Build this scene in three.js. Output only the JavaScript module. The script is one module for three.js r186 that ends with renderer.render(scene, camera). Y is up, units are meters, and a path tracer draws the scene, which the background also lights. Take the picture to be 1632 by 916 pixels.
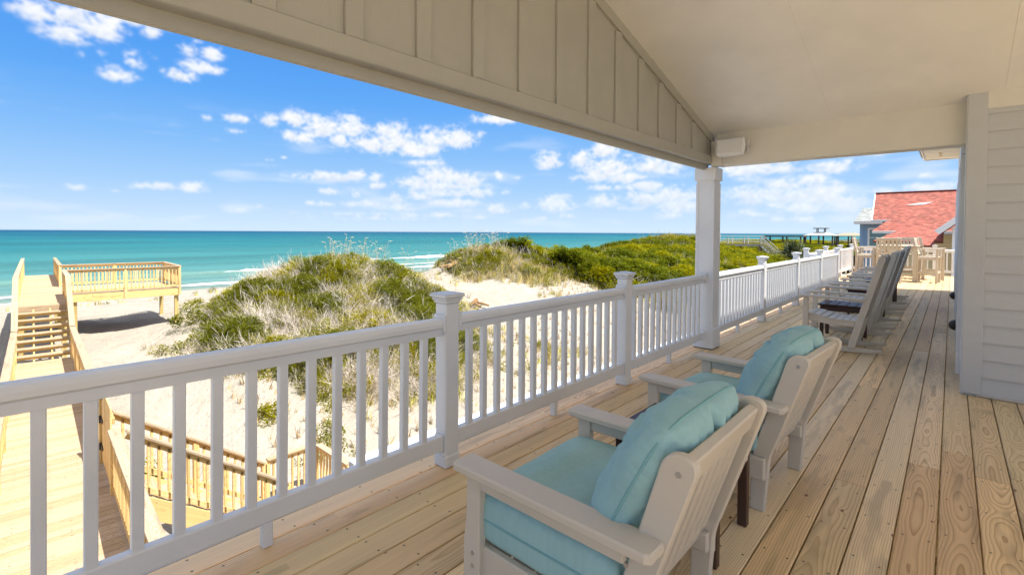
import * as THREE from 'three';
import { mergeGeometries, mergeVertices } from 'three/addons/utils/BufferGeometryUtils.js';

// ---------------------------------------------------------------- camera, sky, sun, exposure
const scene = new THREE.Scene();
const EYE = new THREE.Vector3(0, 1.38, 0);
const camera = new THREE.PerspectiveCamera(61.39, 1632 / 916, 0.05, 40000);
{
  const yaw = 0.738416, pitch = 0.022473, roll = 0.0052726;
  const F = new THREE.Vector3(-Math.sin(yaw) * Math.cos(pitch), -Math.sin(pitch), -Math.cos(yaw) * Math.cos(pitch));
  const R0 = new THREE.Vector3(Math.cos(yaw), 0, -Math.sin(yaw)), U0 = new THREE.Vector3().crossVectors(R0, F);
  const R = R0.clone().multiplyScalar(Math.cos(roll)).addScaledVector(U0, Math.sin(roll));
  const U = U0.clone().multiplyScalar(Math.cos(roll)).addScaledVector(R0, -Math.sin(roll));
  camera.quaternion.setFromRotationMatrix(new THREE.Matrix4().makeBasis(R, U, F.clone().negate()));
  camera.position.copy(EYE);
  camera.setViewOffset(1632, 916, 0, 70.4, 1632, 916);               // the lens is shifted down a little, so that uprights stay upright
}
const EXPOSURE = 2.8, SKY = 0.435, SUN = 3.1;
const SUN_DIR = new THREE.Vector3(0.50, 1, -0.16).normalize();
const sun = new THREE.DirectionalLight(new THREE.Color(1, 0.955, 0.88), SUN);
sun.position.copy(SUN_DIR).multiplyScalar(120);
sun.castShadow = true; sun.shadow.radius = 1;
sun.shadow.mapSize.set(4096, 4096);
Object.assign(sun.shadow.camera, { left: -70, right: 70, top: 70, bottom: -70, near: 1, far: 300 });
scene.add(sun); scene.add(sun.target);

// ---------------------------------------------------------------- small tools
function rng(seed) { let s = seed | 0; return () => { s = (s + 0x6d2b79f5) | 0; let t = Math.imul(s ^ (s >>> 15), 1 | s); t = (t + Math.imul(t ^ (t >>> 7), 61 | t)) ^ t; return ((t ^ (t >>> 14)) >>> 0) / 4294967296; }; }
const clamp = (x, a = 0, b = 1) => Math.min(b, Math.max(a, x)), mix = (a, b, t) => a + (b - a) * t;
const smooth = (a, b, x) => { const t = clamp((x - a) / (b - a)); return t * t * (3 - 2 * t); };
function hash2(x, y) { let h = Math.imul(x | 0, 374761393) + Math.imul(y | 0, 668265263); h = Math.imul(h ^ (h >>> 13), 1274126177); return ((h ^ (h >>> 16)) >>> 0) / 4294967296; }
function vnoise(x, y) { const xi = Math.floor(x), yi = Math.floor(y), fx = x - xi, fy = y - yi, u = fx * fx * (3 - 2 * fx), v = fy * fy * (3 - 2 * fy); return mix(mix(hash2(xi, yi), hash2(xi + 1, yi), u), mix(hash2(xi, yi + 1), hash2(xi + 1, yi + 1), u), v); }
function fbm(x, y, n = 4) { let s = 0, a = 0.5, t = 0; for (let i = 0; i < n; i++) { s += a * vnoise(x, y); t += a; a *= 0.5; x = x * 2.03 + 17.1; y = y * 2.03 + 9.7; } return s / t; }

// ---------------------------------------------------------------- the sky: air and fair-weather clouds
{
  // azimuth, elevation, half width, half height (degrees), strength
  const CL = [
183.1,17.6,1.3,0.8,1, 185.3,18.1,2.1,0.9,1, 185.0,16.5,1.6,0.9,1, 187.5,17.7,1.6,1.5,1, 190.3,19.0,2.4,1.0,1, 191.0,18.0,0.8,0.6,1,
186.2,15.1,0.3,0.3,0.6, 187.5,15.3,0.4,0.5,0.5, 189.8,15.3,0.8,0.7,0.8, 188.7,13.8,1.6,0.6,1, 191.3,16.1,0.5,0.4,0.5, 194.8,18.0,0.4,0.2,0.6,
196.0,17.1,0.9,0.6,1, 194.1,17.1,0.7,0.6,0.6, 194.8,15.7,1.5,0.6,1, 193.5,14.7,1.3,0.6,1, 196.4,15.6,0.8,0.4,0.8, 192.0,14.8,0.4,0.4,0.6,
195.6,11.1,0.5,0.3,0.7, 198.2,11.3,1.2,0.5,0.8, 198.2,10.1,1.2,0.3,0.6, 185.6,3.8,0.8,0.3,0.8, 191.4,4.2,1.8,0.4,0.9, 194.3,4.2,1.1,0.6,1,
201.1,7.5,0.5,0.2,0.6, 202.5,7.8,0.3,0.1,0.6, 201.5,6.1,0.2,0.1,0.6, 188.3,3.6,0.4,0.1,0.5, 195.6,11.1,0.4,0.3,0.7, 198.1,11.3,1.3,0.4,0.8,
201.1,11.5,1.1,0.7,1, 203.7,11.8,1.6,1.0,1, 206.2,11.2,2.3,1.2,1, 209.2,11.5,2.0,1.3,1, 204.5,10.0,1.4,0.8,1, 203.1,10.2,1.0,0.6,1,
207.9,10.0,1.1,0.8,1, 211.0,9.8,2.5,1.0,1, 214.2,10.2,2.8,1.7,1, 216.3,9.3,3.0,1.0,1, 218.4,10.6,1.9,1.2,1, 221.1,10.7,2.1,1.4,1,
213.0,11.3,1.4,0.8,1, 217.7,8.0,2.4,0.5,0.8, 224.5,14.0,1.1,0.4,0.7, 225.9,13.0,2.7,0.6,1, 224.0,11.4,0.6,0.5,0.6, 207.5,6.0,4.2,0.5,1,
209.9,6.3,1.3,0.5,1, 211.8,6.0,0.9,0.6,1, 212.2,5.2,1.1,0.5,1, 207.0,4.4,1.5,0.4,0.8, 209.7,4.1,0.6,0.5,0.7, 218.8,6.4,2.2,1.1,1,
216.3,5.6,2.1,0.8,1, 221.6,6.0,2.2,1.0,1, 218.9,5.3,4.8,0.7,1, 219.9,4.5,5.3,0.7,0.8, 214.4,3.9,1.2,0.6,0.8, 216.8,4.0,1.4,0.4,1,
221.3,3.4,3.2,0.5,1, 223.8,4.5,1.5,0.7,1, 226.0,2.7,1.5,0.6,1, 226.1,6.6,0.7,0.6,0.8, 226.9,4.7,0.7,0.4,0.6, 223.5,6.9,0.7,0.3,0.6,
210.8,3.1,2.7,0.5,0.7, 206.4,3.0,1.3,0.3,0.7, 205.1,3.1,0.6,0.3,0.8, 214.9,2.8,1.2,0.5,0.8, 198.2,2.1,0.9,0.2,0.7, 200.2,2.6,0.5,0.2,0.7,
210.8,2.0,7.0,0.3,0.5, 217.7,1.9,6.0,0.4,0.55, 213.0,1.5,5.9,0.3,0.5, 223.8,1.8,2.9,0.3,0.5, 232.0,8.3,1.6,1.1,1, 236.0,8.3,1.7,1.3,1,
238.6,9.5,1.8,1.1,1, 240.8,8.9,0.8,0.3,0.7, 238.9,7.1,3.1,1.4,1, 240.8,6.3,3.0,0.8,1, 243.8,7.4,2.9,1.1,1, 245.6,6.9,1.3,0.5,1,
237.6,6.5,1.9,0.8,1, 242.9,5.3,2.1,0.6,1, 238.6,5.2,2.2,0.4,0.8, 234.8,6.4,0.6,0.6,0.7, 232.9,3.2,2.3,1.0,0.9, 233.2,4.1,1.6,0.6,0.8,
238.3,3.6,1.9,0.9,1, 243.0,3.9,2.4,0.9,1, 245.7,4.0,2.6,1.2,1, 246.8,3.1,2.6,1.2,1, 229.3,3.1,0.7,0.5,0.7, 231.1,1.7,1.0,0.3,0.6,
234.5,1.9,1.3,0.4,0.6, 241.4,2.8,1.5,0.4,0.7, 245.7,2.0,2.3,0.5,0.6, 252.9,6.6,2.1,1.0,1, 255.0,6.9,2.7,1.0,1, 256.6,6.9,1.5,0.8,1,
260.9,6.5,2.4,0.8,1, 257.6,5.3,1.4,0.5,0.8, 259.5,5.3,1.8,0.8,1, 261.4,5.1,0.9,0.4,0.8, 256.6,5.0,2.0,0.7,1, 253.8,4.0,2.8,1.0,1,
257.6,4.0,3.1,1.0,1, 260.5,3.6,2.2,1.1,1, 258.8,2.6,3.7,0.8,0.8, 262.3,3.0,1.9,1.1,1, 253.5,2.1,2.3,0.4,0.6, 257.6,1.5,4.7,0.4,0.5,
264.8,7.6,1.2,0.5,0.9, 263.9,7.9,1.0,0.3,0.7, 268.2,5.3,0.7,0.3,0.8, 268.2,4.2,2.4,0.5,0.9, 265.5,4.0,1.6,0.4,0.7, 259.9,7.7,1.4,0.3,0.5,
228.3,6.4,0.5,0.3,0.6,
  ];
  const r = rng(11);
  for (let i = 0; i < 900; i++) {                                      // out-of-view clouds of the same sort, extra ones added to brighten the shade
    const az = r() * 360, el = 2 + 80 * Math.pow(r(), 1.4), s = 1 + el * 0.07;
    if (az > 174 && az < 282 && el < 32) continue;
    CL.push(az, el, (1 + 2.5 * r()) * s, (0.35 + 0.7 * r()) * s, 0.7 + 0.3 * r());
  }
  const W = 2048, H = 1024, field = new Float32Array(W * H), top = new Float32Array(W * H), data = new Float32Array(W * H * 4);
  for (let k = 0; k < CL.length; k += 5) {
    const az = CL[k], el = CL[k + 1], hw = CL[k + 2] * 1.2, hh = CL[k + 3] * 1.25, st = CL[k + 4], ce = Math.max(0.2, Math.cos(el * Math.PI / 180));
    const j0 = Math.max(0, Math.floor((el - hh * 1.3 + 90) / 180 * H)), j1 = Math.min(H - 1, Math.ceil((el + hh * 1.3 + 90) / 180 * H));
    const sp = hw * 1.3 / ce / 360 * W, c = (((az + 180) % 360) / 360) * W;
    for (let j = j0; j <= j1; j++) for (let i = Math.floor(c - sp); i <= c + sp; i++) {
      const dx = (i + 0.5 - c) / W * 360 * ce / hw, e = (j + 0.5) / H * 180 - 90 - el, dy = e / (e < 0 ? hh * 0.8 : hh), q = 1 - Math.hypot(dx, dy);
      if (q <= -0.25) continue;
      const o = j * W + ((i % W) + W) % W, v = (q + 0.25) * st;
      if (v > field[o]) { field[o] = v; top[o] = dy; }
    }
  }
  const stops = [[-3, 0.36, 0.48, 0.62], [0, 0.56, 0.70, 0.83], [2, 0.47, 0.63, 0.82], [5, 0.325, 0.535, 0.815], [9, 0.205, 0.44, 0.80], [14, 0.105, 0.34, 0.78], [20, 0.056, 0.262, 0.735], [30, 0.052, 0.245, 0.69], [60, 0.045, 0.205, 0.60], [91, 0.04, 0.19, 0.57]];
  const lo = [0, 0, 0];
  for (let j = 0; j < H; j++) {
    const el = (j + 0.5) / H * 180 - 90; let s = 0; while (s < stops.length - 2 && el > stops[s + 1][0]) s++;
    const t = clamp((el - stops[s][0]) / (stops[s + 1][0] - stops[s][0]));
    for (let i = 0; i < W; i++) {
      const az = (i + 0.5) / W * 2 * Math.PI - Math.PI, o = j * W + i, ce = Math.cos(el * Math.PI / 180);
      const cs = ce * Math.cos(az) * SUN_DIR.x + Math.sin(el * Math.PI / 180) * SUN_DIR.y + ce * Math.sin(az) * SUN_DIR.z;
      const glow = 0.9 * Math.pow(clamp(cs), 6) + 0.16 * smooth(-0.3, 0.8, cs) * smooth(50, 0, el);
      for (let c = 0; c < 3; c++) lo[c] = mix(stops[s][c + 1], stops[s + 1][c + 1], t) * (1 - glow * 0.35) + [0.9, 0.95, 1][c] * glow * 0.5;
      if (el > 0.1 && el < 14) { const x = (i / W) * 360, v = 0.42 * smooth(0.50, 0.78, fbm(x * 0.16 + 5, el * 0.9 + 20, 4)) * smooth(14, 7, el) * smooth(0.1, 1.2, el); for (let c = 0; c < 3; c++) lo[c] = mix(lo[c], [0.74, 0.79, 0.86][c], v); }
      if (field[o] > 0 && el > 0.1) {
        const x = (i / W) * 360, f = field[o];
        const wx = x * ce + 1.3 * (fbm(x * 0.8 * ce, el * 1.2 + 60, 3) - 0.5), wy = el + 0.9 * (fbm(x * 0.8 * ce + 70, el * 1.2, 3) - 0.5);
        const n = fbm(wx * 1.0 + 3, wy * 2.0, 3) * 0.5 + fbm(wx * 4.6 + 40, wy * 7.0, 5) * 0.5;
        const d = f * 1.0 + (n - 0.5) * 2.1 - 0.24, a = smooth(-0.10, 0.80, d) * (0.55 + 0.45 * smooth(0.05, 0.6, f));
        const bil = fbm(wx * 2.4 + 9, wy * 3.2 - 0.25, 4), lit = clamp(0.60 + 0.40 * top[o] + 1.3 * (bil - 0.47) + 0.3 * (1 - smooth(0.2, 0.9, d))), haze = smooth(9, 0.5, el) * 0.4;
        const w = [mix(0.58, 0.86, lit), mix(0.64, 0.865, lit), mix(0.74, 0.875, lit)];
        for (let c = 0; c < 3; c++) lo[c] = mix(lo[c], mix(w[c], lo[c], haze), a);
      }
      for (let c = 0; c < 3; c++) data[o * 4 + c] = lo[c] * SKY;
      data[o * 4 + 3] = 1;
    }
  }
  const t = new THREE.DataTexture(data, W, H, THREE.RGBAFormat, THREE.FloatType);
  t.mapping = THREE.EquirectangularReflectionMapping; t.magFilter = THREE.LinearFilter; t.minFilter = THREE.LinearFilter; t.wrapS = THREE.RepeatWrapping; t.needsUpdate = true;
  scene.background = t; scene.environment = t; 
}
const renderer = new THREE.WebGLRenderer({ antialias: true });
renderer.setSize(1632, 916);
renderer.toneMapping = THREE.LinearToneMapping;
renderer.toneMappingExposure = EXPOSURE;
renderer.shadowMap.enabled = true;
renderer.shadowMap.type = THREE.PCFSoftShadowMap;

// ---------------------------------------------------------------- naming
const used = new Map();
function numbered(name) { const n = used.get(name) ?? 0; used.set(name, n + 1); return n ? `${name}_${String(n).padStart(3, '0')}` : name; }
function thing(name, label, category, [x, y, z] = [0, 0, 0], turn = 0, group) {
  const o = new THREE.Group(); o.name = numbered(name); o.position.set(x, y, z); o.rotation.y = turn;
  o.userData = { label, category }; if (group) o.userData.group = group;
  scene.add(o); return o;
}
function struct(name, parent = scene) { const o = new THREE.Group(); o.name = numbered(name); if (parent === scene) o.userData.kind = 'structure'; parent.add(o); return o; }
function part(name, geometry, material, parent, p, turn) {
  const m = new THREE.Mesh(geometry, material); m.name = numbered(name); m.castShadow = m.receiveShadow = true;
  if (p) m.position.set(...p); if (turn) m.rotation.set(...turn);
  parent.add(m); return m;
}
function copyOf(o, label, [x, y, z], turn = 0) {
  const c = o.clone(); c.name = numbered(o.name.replace(/_\d{3}$/, '')); c.userData = { ...o.userData, label }; c.position.set(x, y, z); c.rotation.y = turn;
  c.traverse((k) => { if (k !== c) k.name = numbered(k.name.replace(/_\d{3}$/, '')); });
  scene.add(c); return c;
}

// ---------------------------------------------------------------- geometry helpers
function setUV(g, f) { const p = g.attributes.position, n = g.attributes.normal, uv = new Float32Array(p.count * 2); for (let i = 0; i < p.count; i++) { const [u, v] = f(p.getX(i), p.getY(i), p.getZ(i), n.getX(i), n.getY(i), n.getZ(i)); uv[2 * i] = u; uv[2 * i + 1] = v; } g.setAttribute('uv', new THREE.BufferAttribute(uv, 2)); return g; }
const boxUV = (g, s = 1, du = 0, dv = 0) => setUV(g, (x, y, z, a, b, c) => { a = Math.abs(a); b = Math.abs(b); c = Math.abs(c); return b >= a && b >= c ? [x * s + du, z * s + dv] : a >= c ? [z * s + du, y * s + dv] : [x * s + du, y * s + dv]; });
// a box with chamfered edges (44 triangles)
function cbox(w, h, d, c = 0.004) {
  const X = w / 2, Y = h / 2, Z = d / 2; c = Math.min(c, X * 0.9, Y * 0.9, Z * 0.9);
  const P = [], N = [];
  const tri = (a, b, e) => { const ab = [b[0] - a[0], b[1] - a[1], b[2] - a[2]], ac = [e[0] - a[0], e[1] - a[1], e[2] - a[2]]; let n = [ab[1] * ac[2] - ab[2] * ac[1], ab[2] * ac[0] - ab[0] * ac[2], ab[0] * ac[1] - ab[1] * ac[0]]; const m = [(a[0] + b[0] + e[0]) / 3, (a[1] + b[1] + e[1]) / 3, (a[2] + b[2] + e[2]) / 3]; let l = Math.hypot(...n) || 1; n = n.map((q) => q / l); if (n[0] * m[0] / X + n[1] * m[1] / Y + n[2] * m[2] / Z < 0) { [b, e] = [e, b]; n = n.map((q) => -q); } P.push(...a, ...b, ...e); for (let i = 0; i < 3; i++) N.push(...n); };
  const quad = (a, b, e, f) => { tri(a, b, e); tri(a, e, f); };
  const S = [X, Y, Z];
  const v = (ax, s) => { const q = [0, 0, 0]; for (let i = 0; i < 3; i++) q[i] = s[i] * (i === ax ? S[i] : S[i] - c); return q; };
  for (let ax = 0; ax < 3; ax++) { const b = (ax + 1) % 3, e = (ax + 2) % 3; for (const s of [-1, 1]) { const k = (p, q) => { const t = [0, 0, 0]; t[ax] = s; t[b] = p; t[e] = q; return v(ax, t); }; quad(k(-1, -1), k(1, -1), k(1, 1), k(-1, 1)); }
    for (const s of [-1, 1]) for (const t of [-1, 1]) { const k = (m, a2) => { const q = [0, 0, 0]; q[ax] = m; q[b] = s; q[e] = t; return v(a2, q); }; quad(k(-1, b), k(1, b), k(1, e), k(-1, e)); } }
  for (const a of [-1, 1]) for (const b of [-1, 1]) for (const e of [-1, 1]) tri(v(0, [a, b, e]), v(1, [a, b, e]), v(2, [a, b, e]));
  const g = new THREE.BufferGeometry(); g.setAttribute('position', new THREE.Float32BufferAttribute(P, 3)); g.setAttribute('normal', new THREE.Float32BufferAttribute(N, 3));
  return boxUV(g);
}
const cache = new Map();
function box(w, h, d, c = 0.004) { const k = [w, h, d, c].map((q) => q.toFixed(4)).join(); if (!cache.has(k)) cache.set(k, cbox(w, h, d, c)); return cache.get(k); }
function plain(g) { g = g.index ? g.toNonIndexed() : g; for (const n of Object.keys(g.attributes)) if (!['position', 'normal', 'uv'].includes(n)) g.deleteAttribute(n); return g; }
const merged = (list) => mergeGeometries(list.map(plain));
const moved = (g, x, y, z, rx = 0, ry = 0, rz = 0) => { g = g.clone(); if (rx || ry || rz) g.applyMatrix4(new THREE.Matrix4().makeRotationFromEuler(new THREE.Euler(rx, ry, rz))); return g.translate(x, y, z); };
// a bar between two points, w wide (level) and h high, turned along the line
function bar(a, b, w, h, c = 0.004) {
  const A = new THREE.Vector3(...a), B = new THREE.Vector3(...b), d = B.clone().sub(A), L = d.length(); d.normalize();
  const side = new THREE.Vector3(0, 1, 0).cross(d); if (side.lengthSq() < 1e-6) side.set(1, 0, 0); side.normalize(); const up = new THREE.Vector3().crossVectors(d, side);
  const g = cbox(w, h, L, c); g.applyMatrix4(new THREE.Matrix4().makeBasis(side, up, d).setPosition(A.add(B).multiplyScalar(0.5))); return g;
}
// a profile in the x-y plane, thick along z (centred), with chamfered rims
function slab(points, t, c = 0.004, curve = 6) {
  const s = points instanceof THREE.Shape ? points : new THREE.Shape(points.map((p) => new THREE.Vector2(p[0], p[1])));
  const g = new THREE.ExtrudeGeometry(s, { depth: t - 2 * c, bevelEnabled: c > 0, bevelThickness: c, bevelSize: c, bevelOffset: -c, bevelSegments: 1, curveSegments: curve });
  g.translate(0, 0, -(t - 2 * c) / 2); return boxUV(plain(g));
}

// ---------------------------------------------------------------- textures and materials
function noiseTexture(w, h, f, srgb = false) {
  const d = new Uint8Array(w * h * 4);
  for (let y = 0; y < h; y++) for (let x = 0; x < w; x++) { const c = f(x, y), o = (y * w + x) * 4; if (typeof c === 'number') d[o] = d[o + 1] = d[o + 2] = clamp(c) * 255; else for (let i = 0; i < 3; i++) d[o + i] = clamp(c[i]) * 255; d[o + 3] = 255; }
  const t = new THREE.DataTexture(d, w, h); t.wrapS = t.wrapT = THREE.RepeatWrapping; t.magFilter = THREE.LinearFilter; t.minFilter = THREE.LinearMipmapLinearFilter; t.generateMipmaps = true; if (srgb) t.colorSpace = THREE.SRGBColorSpace; t.needsUpdate = true; return t;
}
const withRepeat = (t, a, b) => { const c = t.clone(); c.repeat.set(a, b); c.needsUpdate = true; return c; };
// tileable value noise
function tnoise(x, y, p) { const xi = Math.floor(x), yi = Math.floor(y), fx = x - xi, fy = y - yi, u = fx * fx * (3 - 2 * fx), v = fy * fy * (3 - 2 * fy), m = (a) => ((a % p) + p) % p; return mix(mix(hash2(m(xi), m(yi)), hash2(m(xi + 1), m(yi)), u), mix(hash2(m(xi), m(yi + 1)), hash2(m(xi + 1), m(yi + 1)), u), v); }
function tfbm(x, y, p, n) { let s = 0, a = 0.5, t = 0; for (let i = 0; i < n; i++) { s += a * tnoise(x + i * 31, y + i * 57, p); t += a; a *= 0.55; x *= 2; y *= 2; p *= 2; } return s / t; }
const grainNoise = noiseTexture(512, 512, (x, y) => tfbm(x / 512 * 8, y / 512 * 8, 8, 6));
const std = (o) => new THREE.MeshStandardMaterial(o), lin = (r, g, b) => new THREE.Color().setRGB(r, g, b);
const paintBump = withRepeat(grainNoise, 2.2, 2.2), brushBump = withRepeat(grainNoise, 5, 1.2);
const speck = noiseTexture(512, 512, (x, y) => { const n = tfbm(x / 512 * 4, y / 512 * 4, 4, 6); return 0.9 + 0.16 * (n - 0.4); }), speckMap = withRepeat(speck, 0.7, 0.7);
const M = {
  vinyl: std({ color: lin(0.80, 0.81, 0.825), roughness: 0.38, bumpMap: paintBump, bumpScale: 0.0004, map: speckMap }),
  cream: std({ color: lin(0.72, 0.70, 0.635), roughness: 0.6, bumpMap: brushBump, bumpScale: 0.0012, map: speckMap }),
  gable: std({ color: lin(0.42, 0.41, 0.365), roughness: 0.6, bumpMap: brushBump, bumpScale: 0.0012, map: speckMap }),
  ceiling: std({ color: lin(0.80, 0.80, 0.79), roughness: 0.62, bumpMap: withRepeat(grainNoise, 1.4, 0.5), bumpScale: 0.0015, map: speckMap }),
  siding: std({ color: lin(0.53, 0.545, 0.555), roughness: 0.5, bumpMap: withRepeat(grainNoise, 0.8, 9), bumpScale: 0.0014, map: speckMap }),  // white wall paint, darkened for the dim light on the end wall
  dark: std({ color: lin(0.02, 0.02, 0.022), roughness: 0.5 }),
  metal: std({ color: lin(0.55, 0.55, 0.56), roughness: 0.35, metalness: 0.9 }),
};
// sawn pine: eight boards side by side in one picture, each 0.1475 m wide and 3.6 m long, sliced from growth rings
function pineTexture(seed, knots) {
  const W = 2048, H = 2048, N = 8, r = rng(seed), B = [];
  for (let k = 0; k < N; k++) { const kn = []; for (let i = 0; i < knots; i++) kn.push([r() - 0.5, r() * 3.6, 0.35 + 0.65 * r()]); B.push({ h: 0.02 + 0.045 * r(), c: (r() - 0.5) * (k % 3 === 1 ? 0.1 : 0.05) + (k % 3 === 1 ? 0.15 : 0), s: 0.0072 + 0.0045 * r(), amp: 0.02 + 0.03 * r(), f: 0.35 + 0.4 * r(), o: r() * 100, kn, tone: 0.9 + 0.2 * r(), red: r() }); }
  const col = new Uint8Array(W * H * 4), bmp = new Uint8Array(W * H * 4);
  for (let y = 0; y < H; y++) for (let x = 0; x < W; x++) {
    const k = Math.floor(x / (W / N)), b = B[k], u = ((x % (W / N)) + 0.5) / (W / N) - 0.5, v = y / H * 3.6, px = u * 0.145;
    const per = Math.sin(v / 3.6 * 2 * Math.PI), per2 = Math.cos(v / 3.6 * 2 * Math.PI), wob = fbm(b.o + per * b.f * 2.4, b.o + per2 * b.f * 2.4, 2) - 0.5, wob2 = fbm(b.o + 50 + per * 3.2 + u * 0.7, per2 * 3.2 + u * 0.9, 2) - 0.5;
    let h = b.h + b.amp * wob * 3 + 0.006 * wob2, cc = b.c + 0.03 * (fbm(b.o + 9 + per, per2, 2) - 0.5);
    let rad = Math.hypot(px - cc, h) + 0.0026 * (fbm(u * 7 + b.o, v * 5.5, 4) - 0.5), knot = 0;
    for (const q of b.kn) { let dv = Math.abs(v - q[1]); dv = Math.min(dv, 3.6 - dv); const d = Math.hypot((u - q[0]) * 0.145, dv * 0.55); if (d < 0.09) { const w = Math.exp(-d * d / (0.00035 * q[2])); rad += 0.014 * w * q[2]; knot = Math.max(knot, smooth(0.012 * q[2], 0.005 * q[2], d)); } }
    const t = rad / b.s, fr = t - Math.floor(t), late = Math.pow(fr, 2.6) * smooth(1.0, 0.93, fr), vary = 0.55 + 0.45 * hash2(Math.floor(t) + k * 77, 5);
    const fine = fbm(u * 60 + k * 13, v * 5, 3), big = fbm(u * 3 + k * 7, v * 1.3 + 5, 4), stain = smooth(0.60, 0.78, fbm(u * 2 + k * 17 + 3, v * 2.2 + 31, 4));
    let g = clamp(late * vary * 0.95), light = b.tone * (0.88 + 0.16 * fine) * (0.86 + 0.26 * big) * (1 - 0.22 * stain);
    let c = [mix(0.830, 0.450, g), mix(0.650, 0.282, g), mix(0.410, 0.128, g)];
    c = c.map((q, i) => q * light * (1 + [0.05, -0.02, -0.06][i] * (b.red - 0.5)));
    if (knot) c = c.map((q, i) => mix(q, [0.20, 0.095, 0.04][i], knot));
    // pairs of screws over each joist
    const jv = ((v + 0.1) % 0.4) - 0.2, sc = Math.min(Math.hypot((Math.abs(u + 0.012 * Math.sin(Math.floor(v / 0.4) * 7)) - 0.31) * 0.145, jv + 0.012 * Math.sin(k * 3 + Math.floor(v / 0.4) * 5 + Math.sign(u)))), hole = smooth(0.0062, 0.0042, sc);
    const o = (y * W + x) * 4; for (let i = 0; i < 3; i++) { const q = mix(c[i], 0.03, hole * 0.85); col[o + i] = 255 * Math.pow(clamp(q), 1 / 2.2); } col[o + 3] = 255;
    const bb = clamp(0.5 + 0.32 * (g - 0.3) + 0.25 * (fine - 0.5) - hole * 0.5); bmp[o] = bmp[o + 1] = bmp[o + 2] = 255 * bb; bmp[o + 3] = 255;
  }
  const mk = (d, srgb) => { const t = new THREE.DataTexture(d, W, H); t.wrapS = t.wrapT = THREE.RepeatWrapping; t.magFilter = THREE.LinearFilter; t.minFilter = THREE.LinearMipmapLinearFilter; t.generateMipmaps = true; if (srgb) t.colorSpace = THREE.SRGBColorSpace; t.needsUpdate = true; return t; };
  return [mk(col, true), mk(bmp)];
}
const [pineMap, pineBump] = pineTexture(5, 2), [pineMap2, pineBump2] = pineTexture(23, 1);
const pine = (r, g, b, rough = 0.62, bs = 0.0012, second = false) => std({ color: lin(r, g, b), map: second ? pineMap2 : pineMap, bumpMap: second ? pineBump2 : pineBump, bumpScale: bs, roughness: rough });
const DECK = [pine(0.93, 0.85, 0.74, 0.56), pine(1.0, 1.0, 1.0, 0.56, 0.0012, true), pine(0.98, 0.96, 0.86, 0.56), pine(1.06, 1.05, 0.95, 0.52, 0.0012, true), pine(0.90, 0.89, 0.80, 0.55), pine(1.06, 1.0, 0.86, 0.54, 0.0012, true)];
const UPRIGHT_LIT = [pine(1.14, 1.04, 0.72, 0.75), pine(1.05, 0.95, 0.62, 0.75), pine(1.20, 1.10, 0.82, 0.75)];  // the same pine, brightened to make up for weaker sun on upright faces
const YELLOW = [pine(0.66, 0.645, 0.68, 0.75), pine(0.70, 0.685, 0.74, 0.75), pine(0.62, 0.59, 0.57, 0.75)];
const EDGE_LIGHTENED = [pine(1.08, 1.03, 0.98, 0.62), pine(1.34, 1.14, 1.02, 0.68)];  // outermost deck boards, tinted paler and redder to counter the blue skylight
const GOLD = pine(0.84, 0.80, 0.50, 0.75);
// uv for sawn wood: along is the axis that follows the grain; which of the eight boards and where along it is chosen by r
function woodUV(g, along, r) {
  const k = Math.floor(r() * 8), v0 = r() * 3.6, flip = r() < 0.5 ? -1 : 1;
  g.computeBoundingBox(); const c = g.boundingBox.getCenter(new THREE.Vector3());
  return setUV(g, (x, y, z, a, b, e) => {
    const p = [x - c.x, y - c.y, z - c.z], n = [Math.abs(a), Math.abs(b), Math.abs(e)], oth = [0, 1, 2].filter((i) => i !== along);
    const cross = n[oth[0]] > n[oth[1]] ? oth[1] : oth[0], off = n[along] > 0.8 ? 0 : p[along];
    return [(k + clamp(0.5 + p[cross] * flip / 0.1475, 0.01, 0.99)) / 8, (off + v0) / 3.6];
  });
}

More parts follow.
